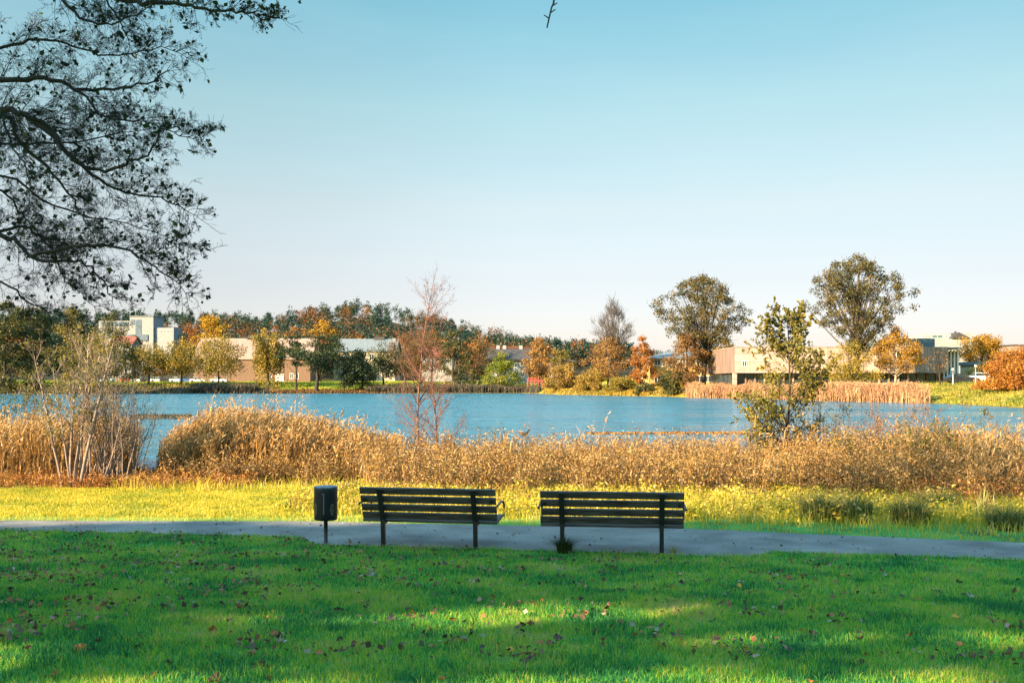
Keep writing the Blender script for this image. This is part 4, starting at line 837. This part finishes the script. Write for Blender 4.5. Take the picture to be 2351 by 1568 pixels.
# floating plants on the lake
def floating(name, label, u0, u1, v0, v1, n, mat, hgt, seed):
    r = rng_(seed); u = r.uniform(u0, u1, n); v = v0 + (v1 - v0) * r.uniform(0, 1, n) ** 1.5; yd = EYE * F / (v - V0); x = (u - U0) * yd / F
    b_ = MB().leaves(np.stack([x, yd, r.uniform(.0, hgt, n)], 1), .16, r, r.uniform(0, 1, n), .5, flat=.6)
    return tag(b_.build(name, M[mat]), label, 'water plants', kind='stuff')
floating('floating_plants', 'reddish strip of floating plants near the herbs on the right', 1345, 1745, 994, 997, 1300, 'heath', .05, 131)
floating('floating_plants', 'dark strip of water plants in the left bay', 300, 440, 953, 963, 2600, 'reed_grey', .08, 132)
p_ = at(1204, 999, 48); dk = MB(); dk.tube([(-.24, 0, .10), (-.18, 0, .07), (-.05, 0, .06), (.08, 0, .08), (.15, 0, .16), (.18, 0, .22), (.21, 0, .25), (.27, 0, .235), (.31, 0, .23)], [.015, .06, .09, .08, .045, .035, .045, .03, .008], 10)
dk = dk.build('duck', M['bark_dark'], loc=(p_[0], p_[1], .0)); tag(dk, 'small dark duck swimming alone in the middle of the lake', 'duck')

# ------------------------------------------------------------------ benches and bin
def bench(label, P0, P1, seed):
    "P0, P1: feet of the two posts on the ground"
    P0, P1 = np.array(P0), np.array(P1); c = (P0 + P1) / 2; sp_ = np.linalg.norm(P1 - P0) / 2; ang = math.atan2(*(P1 - P0)[::-1])
    t = thing('park_bench', label, 'bench', (c[0], c[1], h(*c) + .012), ang, 'benches facing the lake')
    r = rng_(seed); hw = .945
    slope = math.atan2(.165, .44); dirv = np.array([0, -math.sin(slope), math.cos(slope)]); nrm = np.array([0, math.cos(slope), math.sin(slope)])
    def board(c_, w_, th, name, jit):
        q = np.array([[-1, -1, -1], [1, -1, -1], [1, 1, -1], [-1, 1, -1], [-1, -1, 1], [1, -1, 1], [1, 1, 1], [-1, 1, 1]]) / 2.0
        return q, c_, w_, th
    def slat(name, c_, up, nr, wd, th, x0, x1):
        b_ = MB(); ch = .006; prof = [(-wd/2 + ch, -th/2), (wd/2 - ch, -th/2), (wd/2, -th/2 + ch), (wd/2, th/2 - ch), (wd/2 - ch, th/2), (-wd/2 + ch, th/2), (-wd/2, th/2 - ch), (-wd/2, -th/2 + ch)]
        n_ = len(prof); v = [np.array([xx, 0, 0]) + c_ + up * a_ + nr * q_ for xx in (x0, x1) for a_, q_ in prof]
        b_.add(v, [[k, (k + 1) % n_, n_ + (k + 1) % n_, n_ + k] for k in range(n_)]); m0 = b_.n - 2 * n_
        b_.f += [np.array([list(range(n_))[::-1]]) + m0, np.array([list(range(n_, 2 * n_))]) + m0]; b_.t += [np.array([.5])] * 2; b_.sm += [np.array([False])] * 2
        return b_.build(name, M['slat'], t)
    p_at = lambda z: np.array([0, -.03 - (z - .36) * .165 / .44, z])
    for k in range(4):
        z = .405 + k * .117 + r.normal() * .002
        s_ = slat('back_slat', p_at(z) + nrm * .045, dirv, nrm, .097, .034, -hw + r.normal() * .006, hw + r.normal() * .006)
        if k == 2:
            for xx in (-hw + .06, hw - .06): MB().tube([(xx, *(p_at(z) + nrm * .031)[1:]), (xx, *(p_at(z) + nrm * .008)[1:])], [.024, .02], 10).build('bolt', M['iron'], s_)
        if k == 1:
            for xx in (-hw + .12, hw - .05): MB().box((xx, *(p_at(z) + nrm * .02)[1:]), (.05, .03, .03)).build('bracket', M['iron'], s_)
    for k in range(4): slat('seat_slat', np.array([0, .06 + k * .117, .350 + k * .012]), np.array([0, 1.0, .1]), np.array([0, -.1, 1.0]), .105, .036, -hw, hw)
    for xx in (-sp_, sp_):
        b_ = MB(); pts = [(0, 0, 0), (0, -.025, .345), (0, -.035, .37), (0, -.197, .80)]
        for (a0, a1, w0, w1, d_) in ((pts[0], pts[1], .056, .056, .05), (pts[2], pts[3], .068, .068, .03)):
            a0, a1 = np.array(a0), np.array(a1); v = []
            for e_, w_ in ((a0, w0), (a1, w1)):
                for sx, sy in ((-1, -1), (1, -1), (1, 1), (-1, 1)): v.append((xx + sx * w_ / 2, e_[1] + sy * d_ / 2, e_[2]))
            b_.add(v, [[0, 3, 2, 1], [4, 5, 6, 7], [0, 1, 5, 4], [1, 2, 6, 5], [2, 3, 7, 6], [3, 0, 4, 7]])
        b_.span((xx - .034, -.045, .342), (xx + .034, .005, .374))
        p_ = b_.build('post', M['iron'], t); MB().span((xx - .07, -.07, -.004), (xx + .07, .07, .008)).build('foot_plate', M['iron'], p_)
        MB().prism([(.006, .30), (.46, .345), (.46, .372), (.006, .328)], 'x', xx - .03, xx + .03).build('seat_bracket', M['iron'], t)
    for xx in (-hw - .02, hw + .02):
        MB().tube([(xx, -.10, .585), (xx, .02, .60), (xx, .22, .615), (xx, .36, .60), (xx, .43, .54), (xx, .445, .46), (xx, .43, .385)], .016, 8).build('armrest', M['iron'], t)
    return t
def gp(u, v):
    yd = (EYE - .26) * F / (v - V0); return (xat(u, yd), yd)
bench('dark slatted bench on two posts, the left one beside the bin', gp(880.5, 1252.5), gp(1092, 1258.5), 1)
bench('dark slatted bench on two posts, the right one with a grass tuft at its post', gp(1291, 1265.5), gp(1519, 1270), 2)

bp_ = gp(748, 1247); bz = h(*bp_) + .01
t = thing('litter_bin', 'black cylindrical litter bin on a thin post left of the benches', 'bin', (bp_[0], bp_[1], bz))
def lathe(prof, n=32):
    b_ = MB(); a_ = np.arange(n) / n * 2 * np.pi; v = np.concatenate([np.stack([np.cos(a_) * q, np.sin(a_) * q, 0 * a_ + z], 1) for q, z in prof]); k = np.arange(n)
    for s_ in range(len(prof) - 1): pass
    f = np.concatenate([np.stack([s_ * n + k, s_ * n + (k + 1) % n, (s_ + 1) * n + (k + 1) % n, (s_ + 1) * n + k], 1) for s_ in range(len(prof) - 1)])
    return b_.add(v, f, smooth=True)
lathe([(.001, .332), (.150, .332), (.157, .338), (.160, .36), (.162, .45), (.163, .6), (.162, .74), (.159, .785), (.14, .787)]).build('body', M['bin'], t)
lathe([(.158, .772), (.166, .776), (.167, .794), (.162, .800), (.11, .806), (.001, .808)]).build('lid', M['bin_lid'], t)
MB().tube([(0, .0, 0), (0, 0, .2), (0, 0, .336)], .028, 10).build('post', M['iron'], t)
MB().span((-.006, -.169, .42), (.008, -.158, .70)).span((-.03, -.169, .70), (.008, -.158, .712)).build('lock_strip', M['bin_lid'], t)
for sx in (-1, 1):
    b_ = MB(); n_ = 9; v = []
    for k in range(n_):
        z = .40 + .17 * k / (n_ - 1); wdt = .034 * math.sin(math.pi * (k + .3) / n_) ** .7 + .004; a0 = -math.pi / 2 + sx * .78
        for a_ in (a0 - wdt / .16, a0 + wdt / .16 * .6): v.append((math.cos(a_) * .1645, math.sin(a_) * .1645, z))
    b_.add(v, [[2 * k, 2 * k + 1, 2 * k + 3, 2 * k + 2] for k in range(n_ - 1)]).build('sticker', M['sticker'], t)

# ------------------------------------------------------------------ big tree whose branches hang in at the upper left
r_ = rng_(200); yt = 7.6; tx, ty = xat(-520, yt), yt; tz = h(tx, ty) - .1
root = thing('overhanging_tree', 'large dark alder whose leafy branches hang into the upper left', 'tree', (tx, ty, tz))
off = np.array([tx, ty, tz])
def L_(pts, y0, y1): 
    k = len(pts); return np.array([at(u, v, y0 + (y1 - y0) * i_ / (k - 1)) for i_, (u, v) in enumerate(pts)]) - off
fork = (-500, 330)
limbs = [
    (L_([fork, (-260, 250), (0, 192), (100, 176), (170, 204), (262, 206), (335, 190), (392, 160)], 7.6, 7.2), .042, .9),
    (L_([fork, (-220, 300), (0, 253), (47, 262), (98, 290), (150, 345), (197, 384), (262, 391), (300, 370), (347, 347), (365, 310)], 7.6, 6.9), .045, .9),
    (L_([(47, 262), (110, 290), (160, 350), (225, 412), (290, 443), (356, 452), (408, 473), (452, 496)], 6.95, 7.4), .026, .9),
    (L_([fork, (-200, 320), (5, 262), (47, 328), (108, 384), (150, 436), (187, 492), (220, 553)], 7.6, 7.6), .034, .9),
    (L_([(0, 262), (9, 281), (28, 337), (61, 389), (73, 450)], 7.0, 6.6), .018, .6),
    (L_([(-500, 620), (-240, 545), (0, 541), (42, 562), (94, 598), (141, 602), (200, 609), (234, 647), (262, 690)], 7.6, 7.0), .036, .9),
    (L_([(75, 588), (164, 566), (234, 562), (300, 577), (356, 619), (389, 637), (440, 680)], 7.1, 6.6), .022, .9),
    (L_([(300, 579), (356, 579), (412, 562), (470, 570)], 6.8, 6.6), .009, .5),
    (L_([(-500, 600), (-200, 560), (0, 530), (56, 520), (84, 539), (122, 576), (140, 625), (170, 660), (230, 715)], 7.6, 7.8), .026, .8),
    (L_([(-480, 100), (-200, -60), (60, -60), (140, 0), (197, 47), (262, 56), (328, 26), (360, 0)], 7.6, 7.3), .03, .8),
    (L_([(-480, 60), (-100, -200), (200, -60), (244, 0), (277, 52), (292, 90), (330, 130)], 7.6, 7.8), .022, .8),
    (L_([(-480, 20), (-100, -180), (150, -40), (281, 0), (342, 6), (422, 10), (469, 21), (530, 28), (577, 30), (606, 46), (634, 38)], 7.6, 6.8), .036, .55),
    (L_([(170, 204), (197, 222), (225, 258), (255, 274), (320, 276), (380, 300), (440, 318), (478, 310)], 7.3, 7.0), .018, .8),
    (L_([(-500, 480), (-200, 430), (-20, 430), (40, 480), (80, 530), (120, 560)], 7.6, 8.2), .024, .9),
    (L_([(-480, 400), (-200, 120), (0, 110), (80, 90), (150, 100), (230, 130), (310, 120), (380, 110), (440, 140)], 7.6, 8.0), .024, .9),
    (L_([(-480, 650), (-200, 640), (0, 650), (60, 690), (130, 720), (200, 740)], 7.6, 8.0), .02, .8),
    (L_([(-480, 420), (-200, 340), (0, 330), (120, 330), (220, 320), (300, 300), (420, 290)], 7.6, 8.3), .022, .9),
    (L_([(-480, 500), (-200, 420), (0, 400), (120, 470), (220, 500), (320, 520), (420, 560)], 7.6, 8.2), .022, .8),
]
TW = dict(seg=[7, 5, 3], kids=[9, 6], wig=[.13, .2, .25], up=[-.01, -.02, -.02], ang=[.75, .8], len=[.5, .5], rmin=.0012, short=.4, **{'from': .15})
tips = []; sprays = Twigs(r_)
def smooth(p, k=4):
    n_ = len(p); s_ = np.linspace(0, n_ - 1, (n_ - 1) * k + 1); i0 = np.clip(s_.astype(int), 0, n_ - 2); f_ = (s_ - i0)[:, None]
    pm, pp = p[np.clip(i0 - 1, 0, n_ - 1)], p[np.clip(i0 + 2, 0, n_ - 1)]; p0, p1 = p[i0], p[i0 + 1]
    return .5 * (2 * p0 + (p1 - pm) * f_ + (2 * pm - 5 * p0 + 4 * p1 - pp) * f_ ** 2 + (3 * p0 - pm - 3 * p1 + pp) * f_ ** 3)
for pts, rad, ln in limbs:
    c = smooth(pts); c += r_.normal(size=c.shape) * .008; s_ = np.linspace(0, 1, len(c)); rr = .66 * rad * (1 - .88 * s_)
    MB().tube(c, rr, 7).build('limb', M['bark_dark'], root)
    vis = [k for k in range(1, len(c) - 1) if upix(c[k][0] + tx, c[k][1] + ty) > -380]
    for k in vis:
        for q in range(3 if k % 2 else 2):
            d = c[min(k + 1, len(c) - 1)] - c[k - 1]; d /= np.linalg.norm(d); a_ = r_.uniform(.45, 1.2) * r_.choice([-1, 1, 1])
            w_ = np.cross(d, [0, 1.0, 0]); w_ /= np.linalg.norm(w_) + 1e-9
            nd = d * math.cos(a_) + w_ * math.sin(a_) + np.array([.12, r_.normal() * .45, -.05]); nd /= np.linalg.norm(nd)
            sprays.grow(c[k], nd, ln * r_.uniform(.24, .52) * (1 - .6 * s_[k]), max(.0045, rr[k] * .35), 0, TW)
    sprays.grow(c[-1], (c[-1] - c[-3]) / np.linalg.norm(c[-1] - c[-3]), .22, .004, 1, TW)
# overhead limb with hanging twigs seen at the top edge
ov = smooth(L_([(-480, 0), (-100, -420), (300, -330), (700, -190), (1000, -160), (1300, -190)], 7.4, 6.0)); s_ = np.linspace(0, 1, len(ov)); MB().tube(ov, .03 * (1 - .8 * s_), 7).build('limb', M['bark_dark'], root)
ht = []
for (u_, pts) in ((1268, [(1268, -186), (1276, -90), (1272, 0), (1266, 20), (1256, 64)]), (690, [(690, -192), (684, -100), (694, -30), (688, 6)])):
    hang = MB(); c = smooth(L_(pts, 6.0 if u_ > 1000 else 6.3, 5.8)); hang.tube(c, np.linspace(.008, .0045, len(c)), 5); ht.append(c[-1])
    for k in (8, 11, 13, 14):
        k = min(k, len(c) - 2); q = c[k] + np.array([.03 * r_.choice([-1, 1]), 0, .02]); hang.sticks([c[k]], [q], .004, .003, 4)
    hang.build('hanging_twig', M['bark_dark'], root)
p0, p1, r0, r1 = sprays.arrays(); tb = MB(); tb.sticks(p0, p1, np.maximum(r0 * .62, .0011), np.maximum(r1 * .62, .0008), 3); tb.build('twigs', M['bark_dark'], root)
tp = np.array(sprays.tips); tp = tp[r_.uniform(0, 1, len(tp)) < .0095]; tp = tp + r_.normal(size=tp.shape) * .015
tp = np.concatenate([tp, np.array(ht)])
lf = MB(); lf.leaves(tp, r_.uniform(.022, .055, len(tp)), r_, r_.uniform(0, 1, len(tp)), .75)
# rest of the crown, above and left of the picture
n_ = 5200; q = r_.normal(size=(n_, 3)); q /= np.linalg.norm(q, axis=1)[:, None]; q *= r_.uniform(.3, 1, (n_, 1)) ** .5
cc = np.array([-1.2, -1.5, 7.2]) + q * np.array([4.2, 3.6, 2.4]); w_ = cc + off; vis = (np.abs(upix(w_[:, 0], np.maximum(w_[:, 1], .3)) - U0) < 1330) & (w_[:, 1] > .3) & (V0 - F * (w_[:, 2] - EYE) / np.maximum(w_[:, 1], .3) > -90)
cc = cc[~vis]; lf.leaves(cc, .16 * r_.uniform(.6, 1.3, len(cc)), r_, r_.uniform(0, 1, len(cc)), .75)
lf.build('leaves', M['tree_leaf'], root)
MB().tube([(0, 0, -.1), (.04, 0, .25), (.0, .05, 1.2), (.08, 0, 2.4), (0, 0, 3.6), (-.1, -.1, 5.2), (-.3, -.4, 7.0), (-.6, -.8, 8.6)], [.36, .26, .22, .2, .18, .14, .09, .03], 12).build('trunk', M['bark_dark'], root)

# the row of trees behind the camera that keeps the lawn and benches in shade
r_ = rng_(210); n_ = 46000; wx = r_.uniform(-84, -6, n_); wy = r_.uniform(-10.5, -7, n_)
sh_ = -7 - wy; fx = wx + 1.333 * sh_       # where the sun ray through a leaf meets the front of the row
top = 14.15 + .35 * noise2(fx, fx * 0, 6, 41); bot = 8.66 + .35 * noise2(fx, fx * 0, 5, 42) + .3 * noise2(fx, fx * 0, 1.6, 43)
pz = bot + (top - bot) * r_.uniform(0, 1, n_); wz = pz + .607 * sh_
hole = (fx > -21.6) & (fx < -18.3) & (np.abs(pz - 9.58 - .1 * noise2(fx, fx * 0, 2.0, 44)) < .24 + .1 * noise2(fx, fx * 0, 1.2, 45))
hole |= (fx > -17) & (fx < -14) & (np.abs(pz - 9.15 - .1 * noise2(fx, fx * 0, 1.5, 46)) < .16)
k = ~hole; wd = MB().leaves(np.stack([wx, wy, wz], 1)[k], .42 * r_.uniform(.7, 1.2, k.sum()), r_, r_.uniform(0, 1, k.sum()), .8)
wo = tag(wd.build('tree_row', M['dark_olive']), 'row of dense trees behind the lawn that shades it', 'wood', kind='stuff')
tk = MB()
for x_ in np.arange(-82, -8, 5.5):
    y_ = -9 + r_.normal() * .5; z_ = h(x_, y_); tk.tube([(x_, y_, z_ - .1), (x_ + r_.normal() * .2, y_, z_ + 5), (x_ + r_.normal() * .4, y_, 12.5)], [.3, .22, .1], 7)
tag(tk.build('tree_row_trunks', M['bark']), 'trunks of the row of dense trees', 'wood', kind='stuff')

# ------------------------------------------------------------------ fallen leaves
def leaf_mesh(seed):
    r = rng_(seed); b_ = MB(); n_ = 6; v = []
    for k in range(n_):
        s_ = k / (n_ - 1); wdt = .38 * math.sin(math.pi * (s_ * .92 + .04)) ** .8 * (1 + .15 * r.normal()); zz = .16 * (s_ - .5) ** 2 * 2 + .05 * r.normal()
        v += [(s_ - .5, -wdt, zz + .22 * abs(r.normal()) * .8), (s_ - .5, 0, zz), (s_ - .5, wdt, zz + .22 * abs(r.normal()) * .8)]
    f = []
    for k in range(n_ - 1): f += [[3 * k, 3 * k + 1, 3 * k + 4, 3 * k + 3], [3 * k + 1, 3 * k + 2, 3 * k + 5, 3 * k + 4]]
    return b_.add(v, f, np.tile(r.uniform(0, 1, n_ - 1), 2))
kinds = [('leaf_orange', 'curled orange fallen leaf lying on the shaded lawn'), ('leaf_brown', 'dry dark brown fallen leaf lying on the shaded lawn'), ('leaf_grey', 'pale greyish fallen leaf lying on the shaded lawn'), ('leaf_gold', 'golden fallen leaf lying on the shaded lawn')]
prot = []
for k in range(8):
    mk, lab = kinds[k % 4]; o = leaf_mesh(300 + k).build('fallen_leaf', M[mk]); tag(o, lab, 'leaf', 'fallen leaves on the lawn'); prot.append(o)
r_ = rng_(220); used = set(); cnt = 0
while cnt < 290:
    y_ = 4.9 + 6.2 * r_.uniform() ** 1.25; x_ = r_.uniform(-.54, .54) * y_
    if noise2(x_, y_, 2.2, 46) + r_.normal() * .6 < -.1 - .12 * x_ * 0: continue
    k = int(r_.choice([0, 1, 2, 3, 4, 5, 6, 7], p=[.12, .31, .05, .03, .10, .30, .06, .03])); o = prot[k] if k not in used else prot[k].copy()
    if k in used: COL.objects.link(o)
    used.add(k); cnt += 1
    o.location = (x_, y_, h(x_, y_) + r_.uniform(.005, .035)); o.rotation_euler = (r_.normal() * .35, r_.normal() * .35, r_.uniform(0, 6.28)); s_ = .034 + .06 * r_.uniform() ** 1.8; o.scale = (s_, s_, s_)
for k in range(8):
    if k not in used: prot[k].location = (.5 * k - 2, 6.5, h(.5 * k - 2, 6.5) + .04); prot[k].scale = (.07,) * 3
n_ = 15000; y_ = r_.uniform(6.0, 15.4, n_); x_ = r_.uniform(-.55, .55, n_) * y_
k = (noise2(x_, y_, 2.0, 47) + .5 * noise2(x_, y_, .6, 48) - .09 * x_ + .6 * noise2(x_, y_, .9, 49) + .07 * (y_ - 10.5) + r_.normal(size=n_) * .45 > .42) & (y_ < np.interp(x_, *PN)); x_, y_ = x_[k], y_[k]
lt = MB().leaves(np.stack([x_, y_, H(x_, y_) + r_.uniform(.035, .065, len(x_))], 1), r_.uniform(.02, .062, len(x_)), r_, r_.uniform(0, 1, len(x_)) ** 1.15, .8, flat=.6, fold=.15)
n_ = 420; x_ = r_.uniform(-8.3, 7, n_); f_ = r_.uniform(0, 1, n_); y_ = np.interp(x_, *PN) * (1 - f_) + np.interp(x_, *PF) * f_
lt.leaves(np.stack([x_, y_, H(x_, y_) + .028], 1), r_.uniform(.02, .05, n_), r_, r_.choice([.2, .6, 1.0], n_, p=[.4, .2, .4]), .7, flat=.85)
tag(lt.build('leaf_litter', M['litter']), 'scattered small fallen leaves on the back of the lawn and the path', 'leaf litter', kind='stuff')
